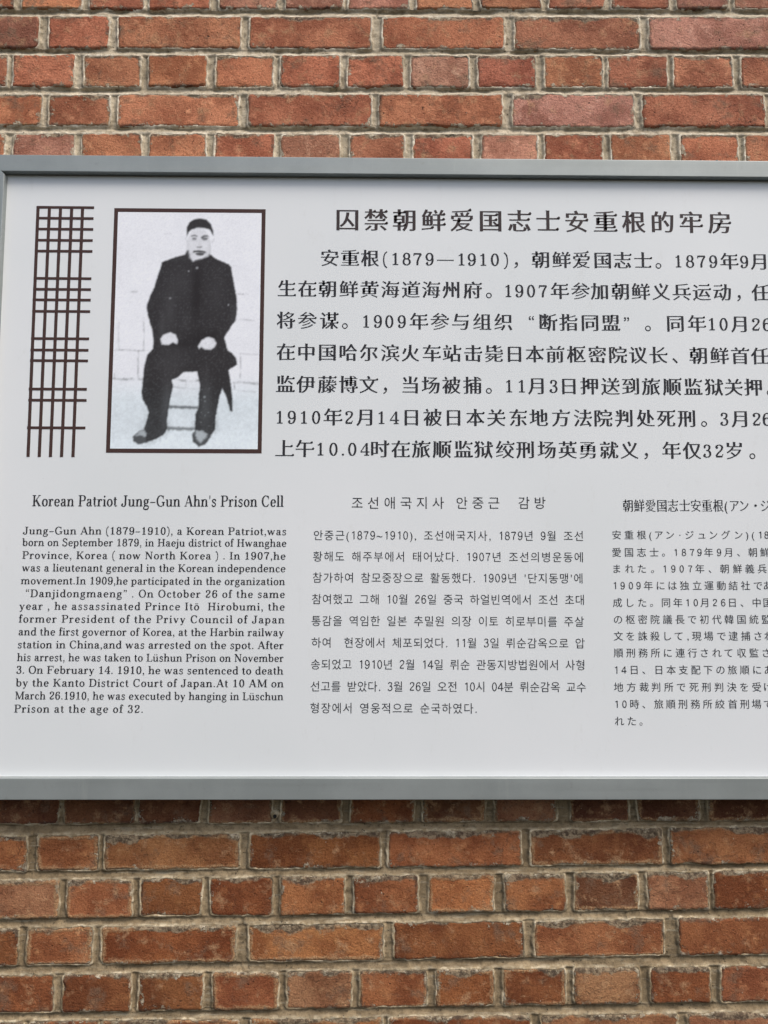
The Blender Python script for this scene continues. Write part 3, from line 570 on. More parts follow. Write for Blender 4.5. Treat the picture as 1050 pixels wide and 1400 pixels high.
# fixings peeping over the top rail
disc('screw_head', -370.5, 748.6, .010, .030, .0030, M_DARK, sign)
box('plastic_shim', -.3665, -.3565, .012, .026, BASE + .7448, BASE + .7475, M_PAPER, sign)
def tube(name, pts, r, mat, parent, n=8):
    vs, fs = [], []; pts = [Vector(p) for p in pts]
    for i, p in enumerate(pts):
        d = (pts[min(i + 1, len(pts) - 1)] - pts[max(i - 1, 0)]).normalized(); a = d.orthogonal().normalized(); b = d.cross(a)
        rr = r[i] if isinstance(r, (list, tuple)) else r
        for k in range(n):
            t = 2 * math.pi * k / n; vs.append(tuple(p + a * math.cos(t) * rr + b * math.sin(t) * rr))
    for i in range(len(pts) - 1):
        for k in range(n): q = (k + 1) % n; fs.append((i * n + k, i * n + q, (i + 1) * n + q, (i + 1) * n + k))
    fs += [tuple(range(n))[::-1], tuple(range((len(pts) - 1) * n, len(pts) * n))]
    return mesh_obj(name, vs, fs, mat, parent, tuple(pts[0]), True)
Z_ = BASE + .7456
tube('wire_end', [(.6075, .018, Z_ - .001), (.6085, .018, Z_ + .003), (.6105, .017, Z_ + .006), (.6118, .016, Z_ + .008), (.6124, .015, Z_ + .0092)], [.0012, .0016, .0022, .0027, .0014], M_DARK, sign)
box('plastic_shim', .6120, .6185, .012, .024, BASE + .7450, BASE + .7469, M_PAPER, sign)

# ------------------------------------------------------------------ lettering
# 1. a serif Latin face drawn with an elliptical pen (units: 1/100 em, capital height 72)
def E_(cx, cy, rx, ry, a0=0, a1=360, n=None):
    n = n or max(6, int(abs(a1 - a0) / 18)); return [(cx + rx * math.cos(math.radians(a0 + (a1 - a0) * i / n)), cy + ry * math.sin(math.radians(a0 + (a1 - a0) * i / n))) for i in range(n + 1)]
def crom(P, k=4):
    P = [np.array(p, float) for p in P]
    if len(P) < 3: return P
    Q = [2 * P[0] - P[1]] + P + [2 * P[-1] - P[-2]]; out = []
    for i in range(1, len(Q) - 2):
        for j in range(k):
            t = j / k; a, b, c, d = Q[i - 1], Q[i], Q[i + 1], Q[i + 2]
            out.append(.5 * ((2 * b) + (-a + c) * t + (2 * a - 5 * b + 4 * c - d) * t * t + (-a + 3 * b - 3 * c + d) * t ** 3))
    out.append(P[-1]); return out
class Face:
    def __init__(s, T, t, sans=False): s.T, s.t, s.sans = T, t, sans; s.cache = {}
    def stroke(s, P, w=None, closed=False):
        P = [np.array(p, float) for p in P]; L, R = [], []
        for i, p in enumerate(P):
            if closed: d = P[(i + 1) % (len(P) - 1)] - P[(i - 1) % (len(P) - 1)]
            else: d = P[min(i + 1, len(P) - 1)] - P[max(i - 1, 0)]
            l = math.hypot(*d) or 1; nx, ny = -d[1] / l, d[0] / l
            h = (w / 2) if w else math.hypot(s.T / 2 * nx, s.t / 2 * ny)
            L.append((p[0] + nx * h, p[1] + ny * h)); R.append((p[0] - nx * h, p[1] - ny * h))
        return [[L[i], L[i + 1], R[i + 1], R[i]] for i in range(len(P) - 1)]
    def glyph(s, ch):
        if ch not in s.cache: s.cache[ch] = s.make(ch)
        return s.cache[ch]
    def make(s, ch):
        T, t = s.T, s.t; out = []
        v = lambda x, a, b: out.append([(x - T / 2, a), (x + T / 2, a), (x + T / 2, b), (x - T / 2, b)])
        def ser(x, y, l=6.5, r=6.5, up=1, W=None):
            if s.sans: return
            W = T if W is None else W
            x0, x1 = x - W / 2 - l, x + W / 2 + r; q = 2.2
            out.append([(x0, y), (x1, y), (x1, y + up * t), (x0, y + up * t)])
            if l > 0: out.append([(x - W / 2 - q, y + up * t), (x - W / 2 + .3, y + up * t), (x - W / 2 + .3, y + up * (t + q))])
            if r > 0: out.append([(x + W / 2 + q, y + up * t), (x + W / 2 - .3, y + up * t), (x + W / 2 - .3, y + up * (t + q))])
        sb = lambda x, l=6.5, r=6.5, y=0, W=None: ser(x, y, l, r, 1, W)
        st = lambda x, y, l=6.5, r=6.5, W=None: ser(x, y, l, r, -1, W)
        c = lambda P, w=None: out.extend(s.stroke(crom(P), w))
        l_ = lambda P, w: out.extend(s.stroke(P, w))
        e = lambda *a: out.extend(s.stroke(E_(*a), None, abs((a[5] if len(a) > 5 else 360) - (a[4] if len(a) > 4 else 0)) == 360))
        ball = lambda x, y, r: None if s.sans and y > 7 else out.append(E_(x, y, r, r, 0, 342, 19))
        A = {'a': 52, 'b': 56, 'c': 48, 'd': 57, 'e': 51, 'f': 34, 'g': 52, 'h': 60, 'i': 30, 'j': 28, 'k': 58, 'l': 30, 'm': 90, 'n': 60, 'o': 53, 'p': 57, 'q': 57, 'r': 44, 's': 45, 't': 35, 'u': 60, 'v': 54, 'w': 78, 'x': 54, 'y': 54, 'z': 48,
             'A': 72, 'C': 70, 'D': 73, 'F': 64, 'G': 76, 'H': 80, 'I': 38, 'J': 54, 'K': 76, 'L': 62, 'M': 92, 'N': 78, 'O': 74, 'P': 64, 'S': 58, ' ': 28, '.': 26, ',': 26, "'": 22, '–': 50, '—': 96, '(': 34, ')': 34, '“': 40, '”': 40}
        if ch == 'ü':
            adv, o2 = s.glyph('u'); out = [list(p) for p in o2]; out.append(E_(20, 62, 5, 5, 0, 342, 19)); out.append(E_(39, 62, 5, 5, 0, 342, 19)); return adv, out
        if ch == 'ō':
            adv, o2 = s.glyph('o'); return adv, [list(p) for p in o2] + [[(13, 58), (40, 58), (40, 63.5), (13, 63.5)]]
        if ch == 'a': c([(12, 38), (15, 44), (24, 46.5), (33, 43.5), (35, 34)]); v(35, 8, 35); c([(35, 12), (36.5, 4), (42, 1.5), (48, 6)], t + 1); c([(35, 28.5), (22, 25), (12, 19), (10, 11), (14, 4), (22, 1.6), (30, 4.5), (36, 12)]); ball(14, 36.5, 5)
        elif ch == 'b': v(13, 2, 74); st(13, 74, 6.5, 0); e(30, 23.5, 15.5, 22.5, -135, 135)
        elif ch == 'c': e(27, 23.5, 16.5, 22.5, 55, 318); ball(37.5, 36, 5.2)
        elif ch == 'd': v(43, 0, 74); st(43, 74, 6.5, 0); sb(43, 0, 6.5); e(26.5, 23.5, 16, 22.5, 45, 315)
        elif ch == 'e': e(26.5, 23.5, 16.5, 22.5, 8, 322); l_([(12, 25), (44, 25)], t)
        elif ch == 'f': v(16, 0, 60); c([(16, 58), (18, 69), (25, 73.5), (32, 71)]); ball(32, 66.5, 4.8); l_([(4, 45), (30, 45)], t); sb(16)
        elif ch == 'g': e(24, 31.5, 12.5, 14.5); c([(17, 19), (11, 13), (14, 6), (26, 4.5), (40, 2), (44, -7), (36, -17), (22, -19.5), (8, -15.5), (6, -7), (14, 2)], T * .62); c([(34, 41), (41, 46.5), (47, 45)], t + 1)
        elif ch in 'hn': v(14, 0, 74 if ch == 'h' else 46); st(14, 74 if ch == 'h' else 46, 6.5, 0); sb(14, 6.5, 5.5); c([(15, 31), (22, 42), (32, 46), (41, 42.5), (44.5, 32)]); v(44.5, 0, 33); sb(44.5, 5.5, 6.5)
        elif ch == 'm': v(14, 0, 46); st(14, 46, 6.5, 0); [(c([(x - 29, 31), (x - 22, 42), (x - 13, 46), (x - 4, 42.5), (x, 32)]), v(x, 0, 33)) for x in (44, 74)]; sb(14, 6.5, 4.5); sb(44, 4.5, 4.5); sb(74, 4.5, 6.5)
        elif ch == 'i': v(15, 0, 46); st(15, 46, 6.5, 0); sb(15); ball(15, 64, 6.5)
        elif ch == 'j': v(15, -8, 46); st(15, 46, 6.5, 0); c([(15, -6), (12, -17), (4, -19.5), (-2, -16)]); ball(-1, -13, 4.6); ball(15, 64, 6.5)
        elif ch == 'k': v(14, 0, 74); st(14, 74, 6.5, 0); sb(14, 6.5, 4.5); l_([(19, 20), (43, 45)], t + .5); l_([(25, 27), (45, 2)], T * .95); st(43, 46, 7, 7, 0); sb(46, 7, 7, 0, 3)
        elif ch == 'l': v(15, 0, 74); st(15, 74, 6.5, 0); sb(15)
        elif ch == 'o': e(26.5, 23.5, 17, 22.5)
        elif ch == 'p': v(13, -20, 46); st(13, 46, 6.5, 0); sb(13, 6.5, 6.5, -20); e(30, 23.5, 15.5, 22.5, -135, 135)
        elif ch == 'q': v(43, -20, 46); sb(43, 6.5, 6.5, -20); e(26.5, 23.5, 16, 22.5, 45, 315)
        elif ch == 'r': v(14, 0, 46); st(14, 46, 6.5, 0); sb(14, 6.5, 7.5); c([(15, 28), (20, 41), (30, 46), (36, 44)]); ball(35.5, 40, 5.3)
        elif ch == 's': c([(36, 35), (33, 44), (22, 46.3), (12.5, 42), (11, 34), (20, 27), (31, 21), (35, 13), (31, 4), (21, .8), (11, 3.5), (7.5, 13)], T * .62)
        elif ch == 't': v(15, 8, 60); c([(15, 13), (17, 3), (23, 1), (31, 6)], t + 1.5); l_([(3, 45), (29, 45)], t)
        elif ch == 'u': v(14, 10, 46); st(14, 46, 6.5, 0); c([(14, 14), (17, 4), (26, 1.5), (37, 5), (44, 15)]); v(44, 0, 46); st(44, 46, 6.5, 0); sb(44, 0, 6.5)
        elif ch == 'v': l_([(12, 46), (27, 1)], T * .98); l_([(28, 1), (43, 46)], t + 1); st(12, 46, 7, 7, 3); st(43, 46, 6, 6, 2)
        elif ch == 'w': l_([(11, 46), (24, 1)], T * .95); l_([(25, 1), (38, 46)], t + 1); l_([(38, 46), (51, 1)], T * .95); l_([(52, 1), (66, 46)], t + 1); st(11, 46, 7, 7, 3); st(66, 46, 6, 6, 2); st(38, 46, 6, 5, 2)
        elif ch == 'x': l_([(13, 46), (41, 1)], T * .95); l_([(41, 46), (12, 1)], t + 1); st(13, 46, 7, 7, 2); st(41, 46, 6, 6, 2); sb(41, 7, 7, 0, 2); sb(12, 6, 6, 0, 2)
        elif ch == 'y': l_([(12, 46), (28, 2)], T * .98); c([(43, 46), (35, 24), (26, -4), (19, -16), (12, -18)], t + 1); ball(12, -14, 4.6); st(12, 46, 7, 7, 3); st(43, 46, 6, 6, 2)
        elif ch == 'z': l_([(8, 44.5), (40, 44.5)], t + .5); l_([(38, 44), (10, 2)], T * .95); l_([(8, 1.8), (41, 1.8)], t + .5); l_([(9.2, 44), (8, 33)], t); l_([(40, 2), (41.5, 13)], t)
        elif ch == 'A': l_([(12, 2), (35, 72)], t + 1.5); l_([(36, 71), (59, 2)], T * 1.05); l_([(19, 24), (50, 24)], t); sb(12, 8, 8, 0, 2); sb(60, 9, 8, 0, 4)
        elif ch in 'CG':
            e(38, 36, 27, 35.5, 48, 315 if ch == 'C' else 300); l_([(59, 71), (59, 48)], t); l_([(59, 66), (54, 58)], t + 2)
            if ch == 'C': l_([(56, 10), (62, 18)], t)
            else: v(60, 4, 30); st(60, 30, 8, 6)
        elif ch == 'D': v(17, 0, 72); st(17, 72, 8, 2); sb(17, 8, 2); c([(18, 70), (34, 69.5), (50, 65), (61, 50), (62, 36), (61, 22), (50, 7), (34, 2.5), (18, 2)])
        elif ch in 'FP':
            v(18, 0, 72); st(18, 72, 8, 2); sb(18, 8, 9)
            if ch == 'F': l_([(18, 70.2), (57, 70.2)], t); l_([(57, 72), (58.5, 54)], t + .8); l_([(18, 37), (42, 37)], t); l_([(43, 46), (43, 28)], t)
            else: c([(18, 70), (38, 70), (50, 66), (55, 53), (50, 40), (38, 35.5), (18, 35.5)])
        elif ch == 'H': v(19, 0, 72); v(61, 0, 72); l_([(19, 37), (61, 37)], t); [(st(x, 72, 8, 8), sb(x, 8, 8)) for x in (19, 61)]
        elif ch == 'I': v(19, 0, 72); st(19, 72, 8, 8); sb(19, 8, 8)
        elif ch == 'J': v(35, 14, 72); st(35, 72, 8, 8); c([(35, 16), (31, 4), (20, 0), (9, 5), (7, 14)]); ball(11, 15, 6)
        elif ch == 'K': v(18, 0, 72); st(18, 72, 8, 7); sb(18, 8, 7); l_([(22, 27), (58, 70)], t + 1); l_([(32, 42), (61, 2)], T * 1.05); st(59, 72, 9, 8, 2); sb(63, 9, 8, 0, 3)
        elif ch == 'L': v(18, 0, 72); st(18, 72, 8, 8); sb(18, 8, 2); l_([(18, 1.8), (55, 1.8)], t); l_([(55.5, 0), (57, 20)], t + .8)
        elif ch == 'M': v(76, 0, 72); l_([(15, 0), (15, 72)], t + 1); l_([(17, 70), (45, 4)], T); l_([(45, 2), (74, 70)], t + 1); sb(15, 7, 7, 0, 3); sb(76, 7, 8); st(12, 72, 5, 6, 6); st(78, 72, 4, 7)
        elif ch == 'N': l_([(16, 0), (16, 72)], t + 1); l_([(17, 70), (61, 3)], T); l_([(62, 0), (62, 72)], t + 1); sb(16, 8, 8, 0, 3); st(13, 72, 6, 8, 6); st(62, 72, 8, 8, 3)
        elif ch == 'O': e(37, 36, 27, 35.5)
        elif ch == 'S': c([(47, 55), (42, 66), (29, 71), (16, 67), (12, 56), (17, 46), (30, 39), (43, 31), (48, 20), (43, 7), (29, .5), (15, 5), (9, 18)], T * .72); l_([(48, 71), (48, 52)], t); l_([(8, 1), (8, 20)], t)
        elif ch == '0': e(28, 35.5, 17, 34.5)
        elif ch == '1': v(29, 0, 71); sb(29, 10, 10); c([(28, 69), (22, 62), (13, 58)], t + .5)
        elif ch == '2': c([(13, 54), (15, 65), (28, 70), (41, 65), (44, 53), (36, 38), (20, 22), (11, 7)]); ball(16, 54, 5.8); l_([(10, 4.5), (44, 4.5)], 8.5 if s.sans else 9); None if s.sans else l_([(42, 5), (47, 18)], t)
        elif ch == '3': c([(14, 58), (19, 68), (29, 70), (40, 65), (42, 54), (36, 42), (24, 38.5)]); c([(24, 38.5), (39, 35), (45, 21), (40, 6), (26, .8), (14, 5), (11, 14)]); ball(16, 57, 5.6); ball(15, 15, 6)
        elif ch == '4': v(37, 0, 71); l_([(36, 70), (5, 22)], t + .5); l_([(4, 21), (52, 21)], t + .5); sb(37, 8, 8)
        elif ch == '6': c([(44, 57), (40, 67), (30, 70), (18, 63), (11.5, 45), (12, 25)]); e(28.5, 22, 16.5, 21.5); ball(41, 57, 5.6)
        elif ch == '7': l_([(8, 66.5), (48, 66.5)], 8.5); c([(47, 66), (36, 46), (28, 24), (27, 0)]); None if s.sans else l_([(9, 70), (7.5, 54)], t)
        elif ch == '8': e(28, 53, 14.5, 17); e(28, 19, 17.5, 18.5)
        elif ch == '9': c([(12, 14), (16, 4), (26, .8), (38, 8), (44.5, 26), (44, 46)]); e(27.5, 49, 16.5, 21.5); ball(15, 14, 5.6)
        elif ch == '.': ball(13, 5.5, 5.8)
        elif ch == ',': ball(12, 5.5, 5.8); c([(16, 5), (16, -6), (8, -14)], t)
        elif ch == "'": out.append([(7, 72), (15, 72), (13, 48), (9, 48)])
        elif ch == '–': l_([(5, 26), (45, 26)], t + 1.5)
        elif ch == '—': l_([(1, 30), (95, 30)], t)
        elif ch == '(': c([(28, 78), (15, 62), (10, 30), (15, -2), (28, -18)], t + 1.8)
        elif ch == ')': c([(6, 78), (19, 62), (24, 30), (19, -2), (6, -18)], t + 1.8)
        elif ch in '“”':
            for x in (12, 29):
                if ch == '“': ball(x, 56, 5.2); c([(x - 4, 57), (x - 3, 67), (x + 4, 73)], t)
                else: ball(x, 67, 5.2); c([(x + 4, 66), (x + 3, 56), (x - 4, 50)], t)
        return A.get(ch, 56), out

# 2. contours of the built-in face, thinned or given the contrast and wedge serifs of a printed Song face
_fc = bpy.data.curves.new('glyph_source', 'FONT'); _fc.resolution_u = 3; _fc.fill_mode = 'NONE'
_fo = bpy.data.objects.new('glyph_source', _fc); C.objects.link(_fo)
_raw = {}
def contours(ch):
    if ch in _raw: return _raw[ch]
    _fc.body = ch; dg = bpy.context.evaluated_depsgraph_get(); dg.update()
    cu = _fo.to_curve(dg); loops = []
    for sp in cu.splines:
        pts = []
        bp = sp.bezier_points; n = len(bp)
        for i in range(n):
            a, b = bp[i], bp[(i + 1) % n]
            p0, p1, p2, p3 = [np.array(q[:2]) for q in (a.co, a.handle_right, b.handle_left, b.co)]
            chord = np.linalg.norm(p3 - p0)
            dev = (np.linalg.norm(p1 - p0 - (p3 - p0) / 3) + np.linalg.norm(p2 - p0 - (p3 - p0) * 2 / 3))
            k = 1 if dev < .004 else 4
            for j in range(k):
                t = j / k; pts.append((1 - t) ** 3 * p0 + 3 * t * (1 - t) ** 2 * p1 + 3 * t * t * (1 - t) * p2 + t ** 3 * p3)
        cl = []
        for p in pts:
            if not cl or np.linalg.norm(p - cl[-1]) > 1e-4: cl.append(p)
        if len(cl) > 2 and np.linalg.norm(cl[0] - cl[-1]) < 1e-4: cl.pop()
        if len(cl) > 2: loops.append(np.array(cl))
    _fo.to_curve_clear(); _raw[ch] = loops
    return loops

def inside(pt, loops):
    x, y = pt; c = False
    for L in loops:
        a = L; b = np.roll(L, -1, 0)
        cross = ((a[:, 1] > y) != (b[:, 1] > y)) & (x < (b[:, 0] - a[:, 0]) * (y - a[:, 1]) / (b[:, 1] - a[:, 1] + 1e-12) + a[:, 0])
        if cross.sum() % 2: c = not c
    return c

def weight(loops, dv, dh, song):
    """move vertical edges outward by dv and horizontal edges by dh; add wedges at stroke ends"""
    out, extra_ = [], []
    # which side is outside?
    L = max(loops, key=len) if loops else None
    if L is None: return [], []
    e = np.roll(L, -1, 0) - L; i = int(np.argmax(np.hypot(e[:, 0], e[:, 1]))); d = e[i] / np.hypot(*e[i]); mid = (L[i] + L[(i + 1) % len(L)]) / 2
    nrm = np.array([d[1], -d[0]]); sgn = -1 if inside(mid + nrm * .003, loops) else 1
    for L in loops:
        nxt = np.roll(L, -1, 0); e = nxt - L; ln = np.maximum(np.hypot(e[:, 0], e[:, 1]), 1e-9); d = e / ln[:, None]
        n = np.stack([d[:, 1], -d[:, 0]], -1) * sgn
        off = dv * n[:, 0] ** 2 + dh * n[:, 1] ** 2
        n0 = np.roll(n, 1, 0); o0 = np.roll(off, 1)
        det = n0[:, 0] * n[:, 1] - n0[:, 1] * n[:, 0]
        mx = np.where(np.abs(det) > .25, (o0 * n[:, 1] - off * n0[:, 1]) / np.where(np.abs(det) > .25, det, 1), (o0 * n0[:, 0] + off * n[:, 0]) / 2)
        mz = np.where(np.abs(det) > .25, (off * n0[:, 0] - o0 * n[:, 0]) / np.where(np.abs(det) > .25, det, 1), (o0 * n0[:, 1] + off * n[:, 1]) / 2)
        Q = L + np.clip(np.stack([mx, mz], -1), -.03, .03)
        out.append(Q)
        if song:
            m = len(L)
            for i in range(m):
                if .03 < ln[i] < .095 and n[i][0] > .92:       # right-hand end of a horizontal stroke
                    pj, nj = (i - 1) % m, (i + 1) % m
                    if ln[pj] > .10 and ln[nj] > .10 and abs(n[pj][1]) > .95 and abs(n[nj][1]) > .95 and n[pj][1] * n[nj][1] < 0:
                        a, b = Q[i], Q[nj]; top, bot = (a, b) if a[1] > b[1] else (b, a); x, y = top
                        extra_.append([(x - .120, y - .004), (bot[0] - .02, bot[1]), (x + .034, y + .000), (x - .008, y + .072), (x - .042, y + .062)])
                if .04 < ln[i] < .11 and n[i][1] > .92:        # upper end of a vertical stroke
                    pj, nj = (i - 1) % m, (i + 1) % m
                    if ln[pj] > .12 and ln[nj] > .12 and abs(n[pj][0]) > .93 and abs(n[nj][0]) > .93:
                        a, b = Q[i], Q[nj]; lft, rgt = (a, b) if a[0] < b[0] else (b, a)
                        extra_.append([(lft[0] - .024, lft[1] + .016), (lft[0], lft[1] - .025), (rgt[0], rgt[1] - .035), (rgt[0] + .020, rgt[1] - .012)])
    return out, extra_

_tri = {}
def glyph_tris(ch, style):
    key = (ch, style)
    if key in _tri: return _tri[key]
    dv, dh, song = style
    loops = contours(ch); loops, ex = weight(loops, dv, dh, song)
    V, F = [], []
    if loops:
        pts = [Vector((p[0], p[1])) for L in loops for p in L]; ed, o = [], 0
        for L in loops: ed += [(o + i, o + (i + 1) % len(L)) for i in range(len(L))]; o += len(L)
        rv, re_, rf, _a, _b, _c = delaunay_2d_cdt(pts, ed, [], 0, 1e-6)
        V = [tuple(p) for p in rv]
        for f in rf:
            c_ = (sum(V[i][0] for i in f) / 3, sum(V[i][1] for i in f) / 3)
            if inside(c_, loops): F.append(tuple(f))
    for P in ex:
        o = len(V); V += [tuple(p) for p in P]; F += [(o, o + i, o + i + 1) for i in range(1, len(P) - 1)]
    if V: A = np.array(V); bb = (A[:, 0].min(), A[:, 0].max(), A[:, 1].min(), A[:, 1].max())
    else: bb = (0, .3, 0, 0)
    _tri[key] = (np.array(V) if V else np.zeros((0, 2)), F, bb); return _tri[key]

class Ink:
    """collects flat printed shapes (x, z in mm) of one line of text"""
    def __init__(s): s.V, s.F, s.k = [], [], 0
    def add(s, P, F, lift=0.0):
        o = len(s.V); s.k += 1
        s.V += [(x, z, lift) for x, z in P]; s.F += [tuple(i + o for i in f) for f in F]
    def poly(s, P): s.add(P, [tuple(range(len(P)))], .00001 * (s.k % 7))
    def build(s, name, mat, parent):
        V = [(x * MM, PY - .0003 - l, z * MM + BASE) for x, z, l in s.V]
        xs = [v[0] for v in V]; zs = [v[2] for v in V]
        # every face looks at the reader
        F = []
        for f in s.F:
            a = sum(s.V[f[i]][0] * s.V[f[(i + 1) % len(f)]][1] - s.V[f[(i + 1) % len(f)]][0] * s.V[f[i]][1] for i in range(len(f)))
            F.append(f if a > 0 else f[::-1])
        return mesh_obj(name, V, F, mat, parent, (min(xs), PY, sum(zs) / len(zs)), False)

HALF = set('0123456789().·—,~')
def cjk_line(s, xs, z0, z1, em, style, latin=None, lat_scale=1.0, xsc=1.0, sans_w=None):
    ink = Ink(); slope = (z1 - z0) / max(1, xs[-1] - xs[0])
    for ch, x in zip(s, xs):
        zc = z0 + (x - xs[0]) * slope
        if latin and (ch in latin_set) and not (latin.sans and ch not in '0123456789'):
            adv, P = latin.glyph(ch); k = em * lat_scale / 100
            A = [p for q in P for p in q]; x0, x1 = min(p[0] for p in A), max(p[0] for p in A)
            kx = k * 1.04
            for q in P: ink.poly([(x + (px - (x0 + x1) / 2) * kx, zc - em * .36 + pz * k) for px, pz in q])
            continue
        V, F, bb = glyph_tris(ch, style if ch not in '。，、' else (style[0] * .2 - .004, style[0] * .2 - .004, False))
        if not len(V): continue
        if ch in HALF: px = (bb[0] + bb[1]) / 2; k = em * 1.0
        else: px = (bb[0] + bb[1]) / 2 if ch in '。，、“”' else .5; k = em
        zz = .38
        ink.add([(x + (p[0] - px) * k * xsc, zc + (p[1] - zz) * k) for p in V], F)
    return ink
latin_set = set('0123456789()—.“”，') - set('，')

SONG = (.025, -.012, True); SONGH = (.026, -.008, True); SONGT = (.014, -.013, True); THIN = (-.001, -.001, False); THINJ = (.002, -.002, False)
F_NUM = Face(11, 5); F_BODY = Face(12.2, 5.2); F_SANS = Face(8, 7.4, True); F_SANSJ = Face(9, 8.4, True); F_TITLE = Face(13.0, 4.4)

def latin_line(s, x0, x1, z0, z1, cap, face, kx=None, wide=1.0):
    k = cap / 72.0; G = [face.glyph(ch) for ch in s]
    nat = sum(g[0] for g in G)
    # ink overhang at both ends
    l0 = min([p[0] for q in G[0][1] for p in q] or [0]); r1 = G[-1][0] - max([p[0] for q in G[-1][1] for p in q] or [G[-1][0]])
    W = (x1 - x0)
    if kx is None:
        kx = k * wide
        track = (W / kx - (nat - l0 - r1)) / (len(s) - 1)
        if track < 0: kx = W / (nat - l0 - r1); track = 0
    else: track = 0; kx = W / (nat - l0 - r1)
    ink = Ink(); pen = x0 - l0 * kx
    for ch, (adv, P) in zip(s, G):
        for q in P:
            ink.poly([(pen + px * kx, z0 + (z1 - z0) * (pen + px * kx - x0) / W + pz * k) for px, pz in q])
        pen += (adv + track) * kx
    return ink

def korean_line(s, x0, x1, z0, z1, em, style):
    w = [(.56 if c in '0123456789' else .34 if c in ",.'" else .40 if c in '()' else .62 if c == '~' else .50 if c == ' ' else .94) for c in s]
    n = sum(w); k = (x1 - x0) / (n - .06); ink = Ink(); pen = x0
    for c, a in zip(s, w):
        if c in '0123456789':
            adv, P = F_SANS.glyph(c); A = [p for q in P for p in q]; mxx = (min(p[0] for p in A) + max(p[0] for p in A)) / 2
            cx = pen + a * k / 2 - (.03 * k); zc = z0 + (z1 - z0) * (cx - x0) / (x1 - x0); kk = em * .0102
            for q in P: ink.poly([(cx + (px - mxx) * kk, zc - em * .36 + pz * kk) for px, pz in q])
        elif c != ' ':
            V, F, bb = glyph_tris(c, style)
            cx = pen + a * k / 2 - (.03 * k); zc = z0 + (z1 - z0) * (cx - x0) / (x1 - x0)
            px = (bb[0] + bb[1]) / 2 if c in "0123456789,.'()~" else .47
            ink.add([(cx + (p[0] - px) * em * .98, zc + (p[1] - .38) * em) for p in V], F)
        pen += a * k
    return ink

def block(name): return empty(name, (0, PY, BASE), sign)

ink = cjk_line(*CHINESE_HEADING, 43.5, SONGH); ink.build('chinese_heading', M_HEAD, sign)
tb = block('chinese_text')
for s, xs, z0, z1 in CHINESE_LINES: cjk_line(s, xs, z0, z1, 33.2, SONG, F_NUM, .93).build('text_line', M_INK, tb)
s, x0, x1, z0, z1 = ENGLISH_HEADING; latin_line(s, x0, x1, z0, z1, 19.0, F_TITLE, True).build('english_heading', M_INK, sign)
tb = block('english_text')
for s, x0, x1, z0, z1 in ENGLISH_LINES: latin_line(s, x0, x1, z0, z1, 12.8, F_BODY, None, 1.06).build('text_line', M_INK, tb)
s, xs, z0, z1 = KOREAN_HEADING; cjk_line(s, xs, z0, z1, 23.0, THIN).build('korean_heading', M_INK, sign)
tb = block('korean_text')
for s, x0, x1, z0, z1 in KOREAN_LINES: korean_line(s, x0, x1, z0, z1, 19.0, THIN).build('text_line', M_INK, tb)
s, xs, z0, z1 = JAPANESE_HEADING; cjk_line(s, xs, z0, z1, 23.5, SONGT, None, 1, .80).build('japanese_heading', M_INK, sign)
tb = block('japanese_text')
for s, xs, z0, z1 in JAPANESE_LINES: cjk_line(s, xs, z0, z1, 16.8, THINJ, F_SANSJ, .98).build('text_line', M_INK, tb)
bpy.data.objects.remove(_fo)

# ------------------------------------------------------------------ printed lattice motif
lat = empty('lattice_motif', (0, PY, BASE), sign)
zt_, zb_ = 657.3, 209.2
for xa, xb in LATTICE_V:
    k = Ink(); k.poly([(xb - 2.8, zb_), (xb + 2.8, zb_), (xa + 2.8, zt_), (xa - 2.8, zt_)]); k.build('lattice_bar', M_BROWN, lat)
for z, xr in LATTICE_H:
    k = Ink(); xl = LATTICE_V[0][0] - 2.4; k.poly([(xl, z - 2.4), (xr, z - 2.4), (xr, z + 2.4), (xl, z + 2.4)])
    k.V = [(x, zz, .00005) for x, zz, l in k.V]; k.build('lattice_bar', M_BROWN, lat)

# ------------------------------------------------------------------ printed portrait
por = empty('portrait', (-.331, PY, BASE + .217), sign)
OX0, OX1, OZ0, OZ1 = -465.0, -197.6, 217.2, 654.8; IX0, IX1, IZ0, IZ1 = -458.2, -204.5, 224.4, 647.7
k = Ink()
for P in ([(OX0, OZ0), (OX1, OZ0), (IX1, IZ0), (IX0, IZ0)], [(OX1, OZ0), (OX1, OZ1), (IX1, IZ1), (IX1, IZ0)], [(OX1, OZ1), (OX0, OZ1), (IX0, IZ1), (IX1, IZ1)], [(OX0, OZ1), (OX0, OZ0), (IX0, IZ0), (IX0, IZ1)]):
    k.add(P, [(0, 1, 2, 3)])
k.build('portrait_border', M_BROWN, por)
def poly_sdf(X, Z, P):
    P = np.array(P); d = np.full(X.shape, 1e9); c = np.zeros(X.shape, bool)
    for i in range(len(P)):
        a, b = P[i], P[(i + 1) % len(P)]; ab = b - a; L2 = (ab ** 2).sum() or 1e-9
        t = np.clip(((X - a[0]) * ab[0] + (Z - a[1]) * ab[1]) / L2, 0, 1)
        d = np.minimum(d, np.hypot(X - a[0] - t * ab[0], Z - a[1] - t * ab[1]))
        cr = ((a[1] > Z) != (b[1] > Z)) & (X < (b[0] - a[0]) * (Z - a[1]) / (b[1] - a[1] + 1e-9) + a[0]); c ^= cr
    return np.where(c, -d, d)
def line_d(X, Z, P):
    d = np.full(X.shape, 1e9)
    for i in range(len(P) - 1):
        a, b = np.array(P[i]), np.array(P[i + 1]); ab = b - a; t = np.clip(((X - a[0]) * ab[0] + (Z - a[1]) * ab[1]) / ((ab ** 2).sum() + 1e-9), 0, 1)
        d = np.minimum(d, np.hypot(X - a[0] - t * ab[0], Z - a[1] - t * ab[1]))
    return d
st_ = 1.25
